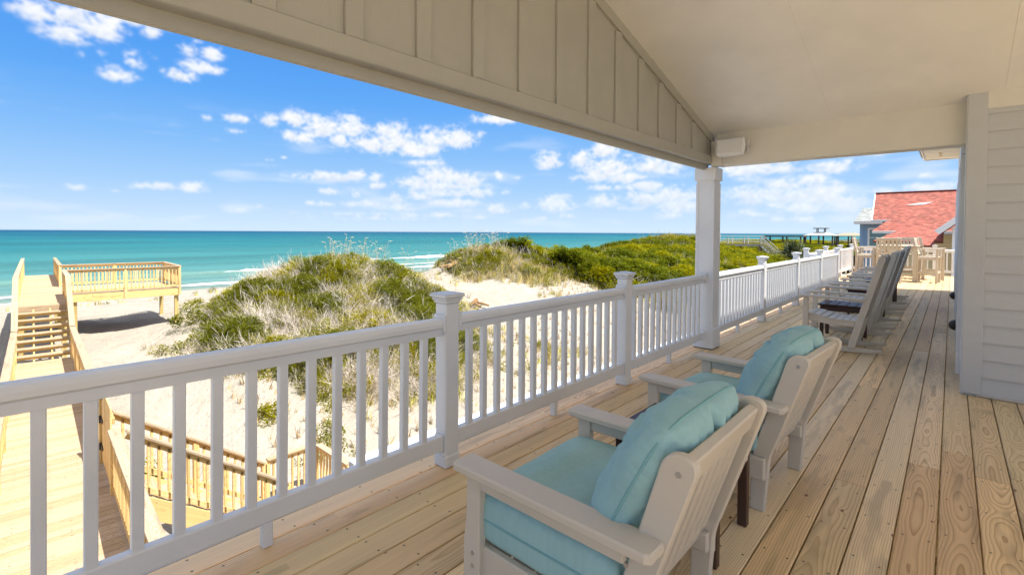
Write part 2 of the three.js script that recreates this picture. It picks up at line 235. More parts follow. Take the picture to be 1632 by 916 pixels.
// ---------------------------------------------------------------- the lie of the land (thin-plate surface through surveyed heights)
const SEA = -5.0;
const HEIGHTS = [
  3, 8, -4.7, 3, -10, -4.8, 3, -30, -4.5, -3, -2, -4.9, -3, -10, -4.9, -3, -18, -4.7, -3, 8, -4.8,
  -8, -3, -4.75, -7, -8, -4.6, -8, 3, -4.5, -7, -14, -4.3, -7, -22, -3.8,
  -12, -4.3, -3.9, -12, -8, -3.35, -12, 3, -3.9, -12, -13, -3.1, -12, -19, -3.0, -12, -28, -2.6,
  -16, -4.6, -3.2, -16, -8.5, -2.25, -16, 1, -3.45, -16, -14, -2.0, -16, -19, -2.0, -16, -26, -1.9,
  -21, -5.5, -2.75, -25.4, -5.4, -2.7, -25, -2, -2.75, -21, 2, -2.95, -21, 8, -2.7, -30, -5, -2.75,
  -20.5, -9, -1.45, -22, -12.4, -0.25, -20.6, -15.6, -1.0, -20.8, -18, -1.35, -22, -21.3, 0.3, -19.5, -23.5, -0.85, -25, -21, -0.8, -25, -12.5, -0.9, -26, -17.5, -2.0,
  -19.5, -28, -1.85, -20, -34, -1.6, -18, -44, -1.7, -24, -50, -0.8, -27, -60, 0.8, -24, -70, -0.7, -18, -60, -1.4, -12, -45, -2.2, -8, -60, -2.6, -3, -45, -3.6,
  -31, -13, -2.4, -32, -22, -2.7, -32, -34, -2.5, -35, -48, -2.0, -36, -62, -1.6, -38, -5, -3.2, -38, 6, -3.2, -45, -14, -3.7, -46, -40, -3.6, -48, -64, -3.3,
  -53, -12, -4.25, -60, -5, -5.0, -60, -30, -4.9, -60, -60, -4.8, -76, -5, -6.6, -76, -60, -6.4, -58, 20, -4.9, -76, 20, -6.6, -40, 25, -3.3, -24, 25, -2.6, -10, 25, -4.4, 4, 25, -4.7,
  -22, -90, -0.6, -40, -95, -1.6, -60, -95, -4.9, -10, -95, -2.0, 6, -90, -2.6, -14, -78, -1.5, -30, -80, -0.9, -76, -100, -6.4,
  -26, -130, -0.4, -60, -140, -4.9, -76, -140, -6.4, -8, -140, -1.8, -40, -140, -1.6, 10, -140, -2.4, 12, -50, -3.6, 12, 20, -4.6,
];
const groundY = (() => {
  const n = HEIGHTS.length / 3, S = 20, U = (r2) => (r2 > 1e-12 ? r2 * Math.log(r2) : 0), m = n + 3, A = [];
  const X = [], Z = [], Y = []; for (let i = 0; i < n; i++) { X.push(HEIGHTS[i * 3] / S); Z.push(HEIGHTS[i * 3 + 1] / S); Y.push(HEIGHTS[i * 3 + 2]); }
  for (let i = 0; i < n; i++) { const row = new Float64Array(m + 1); for (let j = 0; j < n; j++) row[j] = U((X[i] - X[j]) ** 2 + (Z[i] - Z[j]) ** 2) + (i === j ? 0.002 : 0); row[n] = 1; row[n + 1] = X[i]; row[n + 2] = Z[i]; row[m] = Y[i]; A.push(row); }
  for (let k = 0; k < 3; k++) { const row = new Float64Array(m + 1); for (let j = 0; j < n; j++) row[j] = k === 0 ? 1 : k === 1 ? X[j] : Z[j]; A.push(row); }
  for (let c = 0; c < m; c++) { let p = c; for (let i = c + 1; i < m; i++) if (Math.abs(A[i][c]) > Math.abs(A[p][c])) p = i; [A[c], A[p]] = [A[p], A[c]]; for (let i = c + 1; i < m; i++) { const q = A[i][c] / A[c][c]; if (q) for (let j = c; j <= m; j++) A[i][j] -= q * A[c][j]; } }
  const w = new Float64Array(m); for (let i = m - 1; i >= 0; i--) { let s = A[i][m]; for (let j = i + 1; j < m; j++) s -= A[i][j] * w[j]; w[i] = s / A[i][i]; }
  return (x, z) => {
    const cx = clamp(x, -78, 14), cz = clamp(z, -140, 26), a = cx / S, b = cz / S; let s = w[n] + w[n + 1] * a + w[n + 2] * b;
    for (let i = 0; i < n; i++) s += w[i] * U((a - X[i]) ** 2 + (b - Z[i]) ** 2);
    const dune = smooth(-60, -40, x) * smooth(-2, -9, x);
    s += dune * ((fbm(x * 0.35 + 7, z * 0.35, 3) - 0.5) * 0.5 + (fbm(x * 1.6, z * 1.6 + 4, 3) - 0.5) * 0.12);
    if (x < -78) s = Math.max(-12, s + (x + 78) * 0.06);
    return s;
  };
})();

// ---------------------------------------------------------------- beach, dunes and sea
const sandTex = noiseTexture(1024, 1024, (x, y) => { const n = tfbm(x / 1024 * 6, y / 1024 * 6, 6, 7), m = tfbm(x / 1024 * 40 + 5, y / 1024 * 40, 40, 3); const q = 0.84 + 0.26 * (n - 0.5) + 0.22 * (m - 0.5); return [q, q * 0.985, q * 0.96]; });
const sandBump = noiseTexture(1024, 1024, (x, y) => { const n = tfbm(x / 1024 * 14, y / 1024 * 14, 14, 5), m = tfbm(x / 1024 * 48 + 9, y / 1024 * 48, 48, 3); return 0.55 * n + 0.45 * m; });
const sandMat = std({ color: lin(0.455, 0.41, 0.345), map: withRepeat(sandTex, 1 / 7, 1 / 7), bumpMap: withRepeat(sandBump, 1 / 3.1, 1 / 3.1), bumpScale: 0.09, roughness: 0.95, vertexColors: true });
const litter = (x, z) => smooth(0.35, 0.8, scrubAt(x, z));
// how densely scrub grows (0 to 1) at a place on the dunes
function scrubAt(x, z) {
  const e = (cx, cz, rx, rz, t = 0) => { const c = Math.cos(t), s = Math.sin(t), a = (x - cx) * c + (z - cz) * s, b = -(x - cx) * s + (z - cz) * c; return 1 - Math.hypot(a / rx, b / rz); };
  const n = (fbm(x * 0.55 + 31, z * 0.55, 3) - 0.5) * 0.7;
  const d1 = e(-19.3, -10.0, 9.4, 5.1, 0.12), d2 = e(-21.5, -22.4, 5.6, 4.2), th = Math.max(e(-18.5, -31, 8.5, 7.5), e(-17, -46, 11, 12), e(-25, -60, 13, 12), e(-16, -75, 18, 18), e(-12, -100, 26, 22));
  const west = e(-26, 9, 12, 9.2), strip = smooth(1.6, 0, Math.abs(x + 42 + 2 * Math.sin(z * 0.2))) * 0.25 - 0.05;
  return clamp(Math.max(d1 * 1.5, d2 * 1.3, th * 2, west, strip) + n * 0.75 + 0.05);
}
{
  const nx = 330, nz = 380, P = [], C = [], UV = [], I = [];
  const xs = [], zs = [];
  for (let i = 0; i <= nx; i++) { const t = i / nx; xs.push(t < 0.04 ? mix(-400, -80, t / 0.04) : t < 0.9 ? mix(-80, 0, (t - 0.04) / 0.86) : mix(0, 3000, ((t - 0.9) / 0.1) ** 2.5)); }
  for (let j = 0; j <= nz; j++) { const t = j / nz; zs.push(t < 0.06 ? 24 + 2500 * ((0.06 - t) / 0.06) ** 2.5 : t < 0.7 ? mix(24, -45, (t - 0.06) / 0.64) : t < 0.94 ? mix(-45, -140, (t - 0.7) / 0.24) : -140 - 3500 * ((t - 0.94) / 0.06) ** 2.2); }
  for (let j = 0; j <= nz; j++) for (let i = 0; i <= nx; i++) {
    const x = xs[i], z = zs[j], y = groundY(x, z); P.push(x, y, z); UV.push(x, z);
    const wet = smooth(SEA + 0.55, SEA + 0.1, y), l = x > -50 && x < 0 && z > -125 ? litter(x, z) * 0.75 : 0, far = smooth(45, 90, x) + smooth(-140, -200, z) * smooth(-60, -40, x);
    let c = [1, 1, 1]; c = c.map((q, k) => mix(q, [0.62, 0.60, 0.58][k], wet)); c = c.map((q, k) => mix(q, [0.52, 0.47, 0.40][k], l)); c = c.map((q, k) => mix(q, [0.16, 0.2, 0.09][k], clamp(far))); C.push(...c);
  }
  for (let j = 0; j < nz; j++) for (let i = 0; i < nx; i++) { const a = j * (nx + 1) + i, b = a + 1, c = a + nx + 1, d = c + 1; I.push(a, b, c, b, d, c); }
  const g = new THREE.BufferGeometry(); g.setAttribute('position', new THREE.Float32BufferAttribute(P, 3)); g.setAttribute('uv', new THREE.Float32BufferAttribute(UV, 2)); g.setAttribute('color', new THREE.Float32BufferAttribute(C, 3)); g.setIndex(I); g.computeVertexNormals();
  const m = part('sand_ground', g, sandMat, scene); m.userData.kind = 'structure';
}
{
  // the sea: colour follows its depth, out to the horizon
  const stops = [[0, 0.20, 0.24, 0.20], [7, 0.15, 0.24, 0.205], [16, 0.10, 0.22, 0.20], [34, 0.070, 0.205, 0.195], [70, 0.042, 0.180, 0.175], [170, 0.016, 0.145, 0.155], [400, 0.008, 0.120, 0.140], [900, 0.003, 0.090, 0.130], [2500, 0.001, 0.068, 0.125], [5000, 0.001, 0.050, 0.105], [40000, 0.001, 0.042, 0.095]];
  const off = [0]; for (let q = 0.7; q < 30000; q *= 1.03) off.push(q); const zz = []; for (let i = -90; i <= 90; i++) zz.push(Math.sign(i) * (Math.pow(Math.abs(i) / 90, 3) * 25000 + Math.abs(i) * 1.4) - 30);
  const P = [], C = [], UV = [], I = [];
  for (const q of off) for (const z of zz) {
    const x = -57 - q; P.push(x, SEA, z); UV.push(x, z);
    const bar = q + (q < 400 ? (fbm(z * 0.03, q * 0.05, 3) - 0.5) * q * 0.6 : (fbm(z * 0.0016, q * 0.004, 2) - 0.5) * q * 0.5);
    let s = 0; while (s < stops.length - 2 && bar > stops[s + 1][0]) s++;
    const t = clamp((bar - stops[s][0]) / (stops[s + 1][0] - stops[s][0])), c = [1, 2, 3].map((k) => mix(stops[s][k], stops[s + 1][k], t));
    const sandbar = 0.55 * smooth(9, 0, Math.abs(q - 27 - 8 * (fbm(z * 0.02, 4, 2) - 0.5))); const sw = 1 + (q < 900 ? 0.5 : 0.3) * (fbm(z * 0.012 + q * 0.004, Math.log(q + 6) * 9, 3) - 0.5) + 0.16 * (fbm(z * 0.05, Math.log(q + 6) * 40, 2) - 0.5); C.push(...c.map((v, k) => mix(v, [0.17, 0.30, 0.22][k], sandbar) * sw));
  }
  const n = zz.length; for (let j = 0; j < off.length - 1; j++) for (let i = 0; i < n - 1; i++) { const a = j * n + i; I.push(a, a + 1, a + n, a + 1, a + n + 1, a + n); }
  const g = new THREE.BufferGeometry(); g.setAttribute('position', new THREE.Float32BufferAttribute(P, 3)); g.setAttribute('uv', new THREE.Float32BufferAttribute(UV, 2)); g.setAttribute('color', new THREE.Float32BufferAttribute(C, 3)); g.setIndex(I); g.computeVertexNormals();
  const wave = noiseTexture(1024, 1024, (x, y) => { const a = tfbm(x / 1024 * 30 + 3, y / 1024 * 12, 12 * 1, 1) * 0, b = tfbm(x / 1024 * 24, y / 1024 * 8, 8, 5); return a + b; });
  const sea = part('sea', g, new THREE.MeshPhysicalMaterial({ color: 0xffffff, vertexColors: true, roughness: 0.4, specularIntensity: 0.16, bumpMap: withRepeat(wave, 1 / 22, 1 / 60), bumpScale: 1.1 }), scene); sea.userData.kind = 'structure';
  // surf: broken crests lying along the shore
  const foamTex = noiseTexture(512, 512, (x, y) => { const n = tfbm(x / 512 * 10, y / 512 * 20, 10, 6); return 0.8 + 0.35 * (n - 0.5); });
  const foam = std({ color: lin(0.86, 0.88, 0.88), map: withRepeat(foamTex, 0.2, 0.2), roughness: 0.9 });
  function surf(q0, z0, z1, width, seed, thick = 0.3) {
    const P = [], UV = [], I = []; let k = 0; const step = 0.6;
    for (let z = z0; z > z1; z -= step) {
      const env = Math.min(1, (z0 - z) / 6, (z - z1) / 6), c = -57 - q0 + 3.5 * (fbm(z * 0.05, seed, 3) - 0.5), w = width * env * Math.max(0.04, 1.7 * fbm(z * 0.16, seed + 9, 4) - 0.42);
      for (let i = 0; i <= 6; i++) { const t = i / 6, x = c + (t - 0.35) * w * 2 + 0.5 * (fbm(z * 0.8, i * 3.1 + seed, 2) - 0.5); P.push(x, SEA + 0.03 + thick * w / width * Math.sin(Math.PI * t) * (0.7 + 0.6 * vnoise(z * 0.7, i + seed)), z); UV.push(x, z); }
      if (k) for (let i = 0; i < 6; i++) { const a = (k - 1) * 7 + i, b = a + 7; I.push(a, a + 1, b, a + 1, b + 1, b); }
      k++;
    }
    const g = new THREE.BufferGeometry(); g.setAttribute('position', new THREE.Float32BufferAttribute(P, 3)); g.setAttribute('uv', new THREE.Float32BufferAttribute(UV, 2)); g.setIndex(I); g.computeVertexNormals();
    part('surf_water', g, foam, scene).userData.kind = 'structure';
  }
  surf(3, 40, -130, 2.2, 3, 0.12); surf(9, 60, -150, 1.3, 8, 0.18); surf(26, -22, -34, 1.1, 14, 0.5); surf(22, -40, -150, 2.0, 21, 0.3); surf(42, -48, -130, 2.2, 33, 0.45); surf(15, -38, -120, 1.6, 41, 0.3); surf(33, 30, 8, 1.0, 52, 0.3);
}

// ---------------------------------------------------------------- the porch deck
const RAIL_X = -2.205, R = rng(77);
{
  const deck = struct('deck'), p = 0.147, GAP = 0.006, z0 = 12.2, z1 = -21.75;  // carried on unseen to the east and behind, added to bounce sun onto the ceiling
  for (let k = -44; k < 18; k++) {                                     // gap k lies at x = -0.025 - 0.147 k; board k is on the house side of it
    const xr = -0.025 - p * k, xl = xr - p, x = (xr + xl) / 2;
    if (x < -2.42 && x < -2.8) continue;
    let zf = z0, ze = z1; if (x > 0.06) { ze = k >= -1 ? -15.9 : -5.9; if (x > 0.09) ze = -5.9; }
    let z = zf, first = true; const spans = [];
    const cut = { 2: [-3.235], 0: [-3.78, -9.1], [-1]: [-4.12], 3: [-5.4], 5: [-1.2, -8.2], 7: [-6.6, -12], 9: [-3.9], 11: [-7.7], 4: [-10.4], 6: [-13.2], 1: [-7.5, -14] }[k] ?? [-(1.5 + 5 * R()), -(8 + 6 * R())];
    let a = x < -2.42 ? -13.95 : zf; for (const c of cut) if (c < a - 0.5 && c > ze + 0.5) { spans.push([a, c + 0.0015]); a = c - 0.0015; } spans.push([a, ze]);
    for (const [s, e] of spans) {
      const g = woodUV(cbox(p - GAP, 0.036, s - e, 0.004).translate(x, -0.018 - 0.0012 * R(), (s + e) / 2), 2, R);
      part('deck_board', g, k >= 14 ? EDGE_LIGHTENED[Math.min(1, k - 14)] : DECK[Math.floor(R() * 6)], deck);
    }
  }
  // more floor to the east of the porch under the roof and the dining end beyond the house
  for (let k = 0; k < 16; k++) { const x = 0.122 + p * (k + 0.5); part('deck_board', woodUV(cbox(p - GAP, 0.036, 5.7, 0.004).translate(x, -0.0185, -18.9), 2, R), DECK[k % 4], deck); }
  const joists = []; for (let z = 12; z > -21.6; z -= 0.4) joists.push(box(z < -14 ? 5.1 : 2.5, 0.18, 0.045, 0.003).clone().translate(z < -14 ? -0.2 : -1.1, -0.135, z)); for (let z = 12; z > -5.8; z -= 0.4) joists.push(box(6.4, 0.18, 0.045, 0.003).clone().translate(3.4, -0.1365, z));
  part('joists', merged(joists), GOLD, deck);
  // white edge boards stepping down outside the railing
  part('edge_board', boxUV(cbox(0.16, 0.03, 26, 0.004).translate(-2.472, -0.02, -0.9)), M.vinyl, deck);
  part('edge_board', boxUV(cbox(0.03, 0.26, 26, 0.004).translate(-2.54, -0.168, -0.9)), M.vinyl, deck);
  part('edge_board', boxUV(cbox(0.14, 0.03, 26, 0.004).translate(-2.63, -0.2, -0.9)), M.vinyl, deck);
}

// ---------------------------------------------------------------- white railings
const capGeo = (() => { const l = [], lay = (w, h, y, c) => l.push(cbox(w, h, w, c).translate(0, y, 0)); lay(0.118, 0.018, 0.009, 0.006); lay(0.136, 0.018, 0.0255, 0.008); lay(0.152, 0.022, 0.0445, 0.006); const py = new THREE.ConeGeometry(0.106, 0.014, 4, 1).rotateY(Math.PI / 4).translate(0, 0.062, 0); l.push(boxUV(plain(py.toNonIndexed()))); return merged(l); })();
const postBody = boxUV(cbox(0.1, 0.965, 0.1, 0.006).translate(0, 0.4825, 0)), postFoot = boxUV(cbox(0.113, 0.075, 0.113, 0.008).translate(0, 0.0375, 0));
function railPost(x, z, label) {
  const t = thing('railing_post', label, 'railing post', [x, 0, z], 0, 'white railing posts of the deck');
  part('shaft', postBody, M.vinyl, t); part('post_cap', capGeo, M.vinyl, t, [0, 0.965, 0]); part('post_foot', postFoot, M.vinyl, t); return t;
}
const topRailShape = new THREE.Shape([[-0.045, 0], [-0.045, 0.022], [-0.036, 0.04], [-0.02, 0.048], [0.02, 0.048], [0.036, 0.04], [0.045, 0.022], [0.045, 0], [0.026, -0.012], [0.026, -0.052], [-0.026, -0.052], [-0.026, -0.012]].map((p) => new THREE.Vector2(...p)));
function railing(a, b, label, feet = 1, top = 0.888) {                  // between two points on the deck (inside faces of the posts)
  const A = new THREE.Vector2(...a), B = new THREE.Vector2(...b), L = A.distanceTo(B), mid = A.clone().add(B).multiplyScalar(0.5), turn = Math.atan2(-(B.y - A.y), B.x - A.x);
  const t = thing('deck_railing', label, 'railing', [mid.x, 0, mid.y], turn, 'white railing sections of the deck');
  const g = new THREE.ExtrudeGeometry(topRailShape, { depth: L, bevelEnabled: false }).translate(0, 0, -L / 2).rotateY(Math.PI / 2);
  part('top_rail', boxUV(plain(g)), M.vinyl, t, [0, top - 0.048, 0]);
  part('bottom_rail', box(L, 0.088, 0.05, 0.006), M.vinyl, t, [0, 0.155, 0]);
  for (const s of [-1, 1]) for (const y of [top - 0.03, 0.155]) part('rail_bracket', box(0.024, y < 0.3 ? 0.1 : 0.105, y < 0.3 ? 0.064 : 0.104, 0.005), M.vinyl, t, [s * (L / 2 - 0.012), y, 0]);
  const n = Math.round(L / 0.128) - 1, h = top - 0.1 - 0.199;
  for (let i = 1; i <= n; i++) part('baluster', box(0.038, h + 0.02, 0.038, 0.004), M.vinyl, t, [-L / 2 + i * L / (n + 1), 0.199 + h / 2, 0]);
  for (let i = 1; i <= feet; i++) part('foot_block', box(0.042, 0.113, 0.042, 0.004), M.vinyl, t, [-L / 2 + i * L / (feet + 1), 0.0565, 0]);
  return t;
}
railing([RAIL_X, 2.6], [RAIL_X, 0.25], 'white railing section behind the camera end of the porch');
railPost(RAIL_X, 2.65, 'white capped post at the very end of the porch railing');
const PZ = [0.2, -1.856, -3.955, -5.93, -8.29, -10.55, -12.75, -14.95];
for (const i of [0, 1, 2, 4, 5, 6, 7]) railPost(RAIL_X, PZ[i], ['white capped railing post out at the near end of the porch', 'largest white railing post with capped top, in front of the near turquoise chair', 'white capped railing post between the near post and the porch column', '', 'first white railing post beyond the porch column', 'second white railing post beyond the porch column', 'third white railing post beyond the porch column', 'last white post where the long railing ends at the wider deck'][i]);
const secL = ['nearest white railing section, cut off by the picture edge over the sandy walkway', 'white railing section between the largest post and the next capped post', 'white railing section that meets the near side of the porch column', 'white railing section starting just beyond the porch column', 'white railing section beside the first rocking chairs', 'white railing section beside the middle rocking chairs', 'white railing section beside the last rocking chairs'];
for (let i = 0; i < 7; i++) { const h = (k) => (k === 3 ? 0.108 : 0.05); const q = railing([RAIL_X, PZ[i] - h(i)], [RAIL_X, PZ[i + 1] + h(i + 1)], secL[i]); if (i === 0) q.rotation.z = -0.011; }
// the wider deck at the dining end
const OX = -2.72, OZ = [-14.03, -16.61, -19.07, -21.5];
OZ.forEach((z, i) => railPost(OX, z, ['white post at the step out of the wider dining deck', 'white post midway along the dining deck side railing', 'white post two thirds along the dining deck side railing', 'white corner post at the far end of the dining deck'][i]));
for (let i = 0; i < 3; i++) railing([OX, OZ[i] - 0.05], [OX, OZ[i + 1] + 0.05], ['outer white railing nearest the step of the dining deck', 'outer white railing in the middle of the dining deck', 'outer white railing that reaches the far corner post'][i]);
railing([OX + 0.05, OZ[0]], [RAIL_X - 0.03, OZ[0]], 'short white railing closing the step of the dining deck', 0);
for (let i = 0; i < 2; i++) railing([OX + 0.05 + i * 2.3, -21.5], [OX + 2.25 + i * 2.3, -21.5], ['end railing behind the chair with its back to the sea', 'end railing behind the bar table and the tall chairs'][i]);
railPost(OX + 2.3, -21.5, 'white post of the end railing behind the bar table');

// ---------------------------------------------------------------- porch column, beam, gable, ceiling
{
  const c = thing('porch_column', 'square white panelled porch column standing in the railing', 'column', [-2.19, 0, -5.93]);
  part('shaft', boxUV(cbox(0.2, 1.98, 0.2, 0.004).translate(0, 1.11, 0)), M.vinyl, c);
  const rim = []; for (const [sx, sz] of [[1, 1], [1, -1], [-1, 1], [-1, -1]]) rim.push(boxUV(cbox(0.03, 1.72, 0.03, 0.003).translate(sx * 0.0925, 1.12, sz * 0.0925)));
  part('corner_strips', merged(rim), M.vinyl, c);
  part('base', boxUV(cbox(0.24, 0.235, 0.24, 0.006).translate(0, 0.127, 0)), M.vinyl, c);
  part('base_gap', boxUV(cbox(0.225, 0.012, 0.225, 0.002).translate(0, 0.006, 0)), M.dark, c);
  part('capital', boxUV(cbox(0.245, 0.15, 0.245, 0.006).translate(0, 2.085, 0)), M.vinyl, c);
  part('upper_block', boxUV(cbox(0.12, 0.3, 0.11, 0.004).translate(0.13, 2.315, 0.075)), M.cream, c);
}
const ceilY = (z) => 2.56 + 0.295 * (5.75 - Math.abs(z));
{
  const roof = struct('porch_roof');
  const X0 = -2.14, X1 = 2.35;
  for (const s of [-1, 1]) {
    const E = s > 0 ? 3.3 : 5.9, E2 = s > 0 ? 3.6 : 6.5;  // unseen slope behind the camera cut short to let bounced sun in
    for (let x = X0; x < X1; x += 1.22) {                                // sheets of ceiling board with hairline joints
      const w = Math.min(1.22, X1 - x) - 0.001, g = slab([[0, ceilY(0)], [E, ceilY(E)], [E, ceilY(E) + 0.03], [0, ceilY(0) + 0.03]], w, 0); g.rotateY(s > 0 ? -Math.PI / 2 : Math.PI / 2).translate(x + w / 2, 0, 0);
      part('ceiling_panel', boxUV(g), M.ceiling, roof);
    }
    const o = slab([[-0.02, ceilY(0) + 0.14], [E2, ceilY(E2) + 0.14], [E2, ceilY(E2) + 0.26], [-0.02, ceilY(0) + 0.26]], 5.15, 0.004); o.rotateY(s > 0 ? -Math.PI / 2 : Math.PI / 2).translate(0.125, 0, 0);
    part('roof_slope', boxUV(o), std({ color: lin(0.3, 0.29, 0.28), roughness: 0.9 }), roof);
  }
  // cross beams that carry the eaves: one from the column to the house, its twin behind the camera
  part('eave_beam', boxUV(cbox(4.4, 0.42, 0.2, 0.006).translate(0.13, 2.385, -5.93)), M.cream, roof);
  part('eave_beam', boxUV(cbox(4.4, 0.42, 0.2, 0.006).translate(0.13, 3.1, 3.2)), M.cream, roof);
}
{
  const w = thing('gable_wall', 'cream board and batten gable wall hanging over the porch railing', 'gable wall');
  const tri = slab([[-5.95, 2.25], [3.3, 2.25], [3.3, ceilY(3.3) + 0.12], [0, ceilY(0) + 0.12], [-5.95, ceilY(5.95) + 0.12]], 0.03, 0); tri.rotateY(-Math.PI / 2).translate(-2.143, 0, 0);
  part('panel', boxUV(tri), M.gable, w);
  for (let k = -13; k < 14; k++) {
    const z = -1.205 - 0.4075 * k; if (z < -5.6 || z > 3.1) continue;
    const y0 = 2.298, y1 = ceilY(Math.abs(z) + 0.05) - 0.09; if (y1 - y0 < 0.04) continue;
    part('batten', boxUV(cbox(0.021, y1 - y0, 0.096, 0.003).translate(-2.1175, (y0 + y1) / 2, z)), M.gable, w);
  }
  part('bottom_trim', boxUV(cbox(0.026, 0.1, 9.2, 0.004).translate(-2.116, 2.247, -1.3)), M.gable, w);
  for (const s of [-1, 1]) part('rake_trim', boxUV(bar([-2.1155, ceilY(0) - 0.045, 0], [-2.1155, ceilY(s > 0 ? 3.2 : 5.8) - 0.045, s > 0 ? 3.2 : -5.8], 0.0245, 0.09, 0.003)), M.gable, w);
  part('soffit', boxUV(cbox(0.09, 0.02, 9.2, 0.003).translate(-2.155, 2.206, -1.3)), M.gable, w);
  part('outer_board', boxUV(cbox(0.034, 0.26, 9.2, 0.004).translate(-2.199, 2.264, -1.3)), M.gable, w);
  part('rain_board', boxUV(cbox(0.03, 0.05, 9.2, 0.004).translate(-2.232, 2.24, -1.3)), M.vinyl, w);
}
// ---------------------------------------------------------------- the house
{
  const h = thing('beach_house', 'white lap sided house wall beside the porch with wide corner board', 'house');
  // the end wall that faces the porch, lap by lap
  const zf = -5.72, x0 = 0.205, x1 = 2.36;
  const lapShape = [[0, 0], [0.021, 0], [0.021, 0.012], [0.007, 0.156], [0, 0.156]];
  const lapG = boxUV(slab(lapShape, x1 - x0, 0).rotateY(-Math.PI / 2));
  for (let k = 0; k < 17; k++) { const y = 0.02 + k * 0.1485; if (y > 2.42) break; part('siding_board', lapG, M.siding, h, [(x0 + x1) / 2, y, zf - 0.004]); }
  part('corner_board', boxUV(cbox(0.127, 2.62, 0.03, 0.004).translate(0.1415, 1.33, zf + 0.013)), M.cream === 0 ? M.siding : M.siding, h);
  part('frieze_board', boxUV(cbox(2.2, 0.17, 0.03, 0.004).translate(1.3, 2.52, zf + 0.0105)), M.cream, h);
  part('flashing', boxUV(cbox(2.2, 0.018, 0.03, 0.003).translate(1.27, 0.011, zf + 0.004)), M.metal, h);
  // the body of the house, past the porch
  part('wall', boxUV(cbox(7, 8.2, 10.4, 0.01).translate(3.6, -0.65, -10.93)), M.vinyl, h);
  for (let k = 0; k < 28; k++) part('siding_board', boxUV(slab(lapShape, 10.36, 0).rotateY(Math.PI)), M.vinyl, h, [0.1, -0.9 + k * 0.1485, -10.93]);  // same paint as the end wall, brightened to throw light on the chairs
  part('corner_board', boxUV(cbox(0.03, 3.2, 0.127, 0.004).translate(0.089, 1.6, -5.79)), M.vinyl, h);
  for (const z of [-6.9, -9.3, -11.9, -14.3]) {                         // tall windows and doors seen edge on
    const f = part('window_frame', boxUV(merged([cbox(0.05, 0.11, 1.3, 0.004).translate(0, 2.2, 0), cbox(0.05, 2.08, 0.11, 0.004).translate(0, 1.1, 0.6), cbox(0.05, 2.08, 0.11, 0.004).translate(0, 1.1, -0.6)])), M.vinyl, h, [0.072, 0, z]);
    part('pane', box(0.02, 2.08, 1.1, 0.002), std({ color: lin(0.06, 0.08, 0.09), roughness: 0.08 }), f, [0, 1.1, 0]);
  }
  part('soffit', boxUV(cbox(0.68, 0.03, 10.5, 0.004).translate(-0.2, 3.3, -11.05)), M.cream, h);
  part('soffit_vent', boxUV(cbox(0.06, 0.012, 0.7, 0.003).translate(-0.24, 3.282, -15.4)), std({ color: lin(0.55, 0.45, 0.3), roughness: 0.7 }), h);
  part('fascia', boxUV(cbox(0.03, 0.2, 10.5, 0.004).translate(-0.555, 3.36, -11.05)), M.vinyl, h);
  part('fascia', boxUV(cbox(0.68, 0.2, 0.03, 0.004).translate(-0.2, 3.361, -16.315)), M.vinyl, h);
  part('roof', boxUV(slab([[-0.62, 3.44], [3.6, 5.6], [7.6, 3.44], [7.6, 3.34], [3.6, 5.45], [-0.62, 3.34]], 10.7, 0.004).translate(0, 0, -11.05)), std({ color: lin(0.3, 0.29, 0.28), roughness: 0.9 }), h);
  for (const [x, z] of [[0.3, -6], [-2.3, -6], [-2.3, -12], [-2.3, -18], [-2.3, 0], [0.5, 0], [0.5, -20]]) part('piling', boxUV(cbox(0.3, 5, 0.3, 0.01).translate(x, -2.72, z)), GOLD, h);
}
{
  const t = thing('lower_roof', 'white lower roof edge in the sun just outside the railing, below deck level', 'roof');
  part('roof_sheet', boxUV(slab([[-2.6, -0.30], [-4.95, -1.24], [-4.95, -1.275], [-2.6, -0.335]], 11.2, 0.003).translate(0, 0, -8.45)), M.vinyl, t);
  for (let i = 0; i < 4; i++) part('rib', boxUV(cbox(0.02, 0.022, 11.2, 0.004).translate(-4.9 + i * 0.16, -1.212 + i * 0.064, -8.45)), M.vinyl, t);
  part('gutter', boxUV(cbox(0.11, 0.1, 11.3, 0.01).translate(-5.01, -1.28, -8.45)), M.vinyl, t);
  for (let i = 0; i < 5; i++) part('support_post', boxUV(cbox(0.12, 3.9, 0.12, 0.006).translate(-4.8, -3.2, -3.0 - i * 2.7)), M.vinyl, t);
}
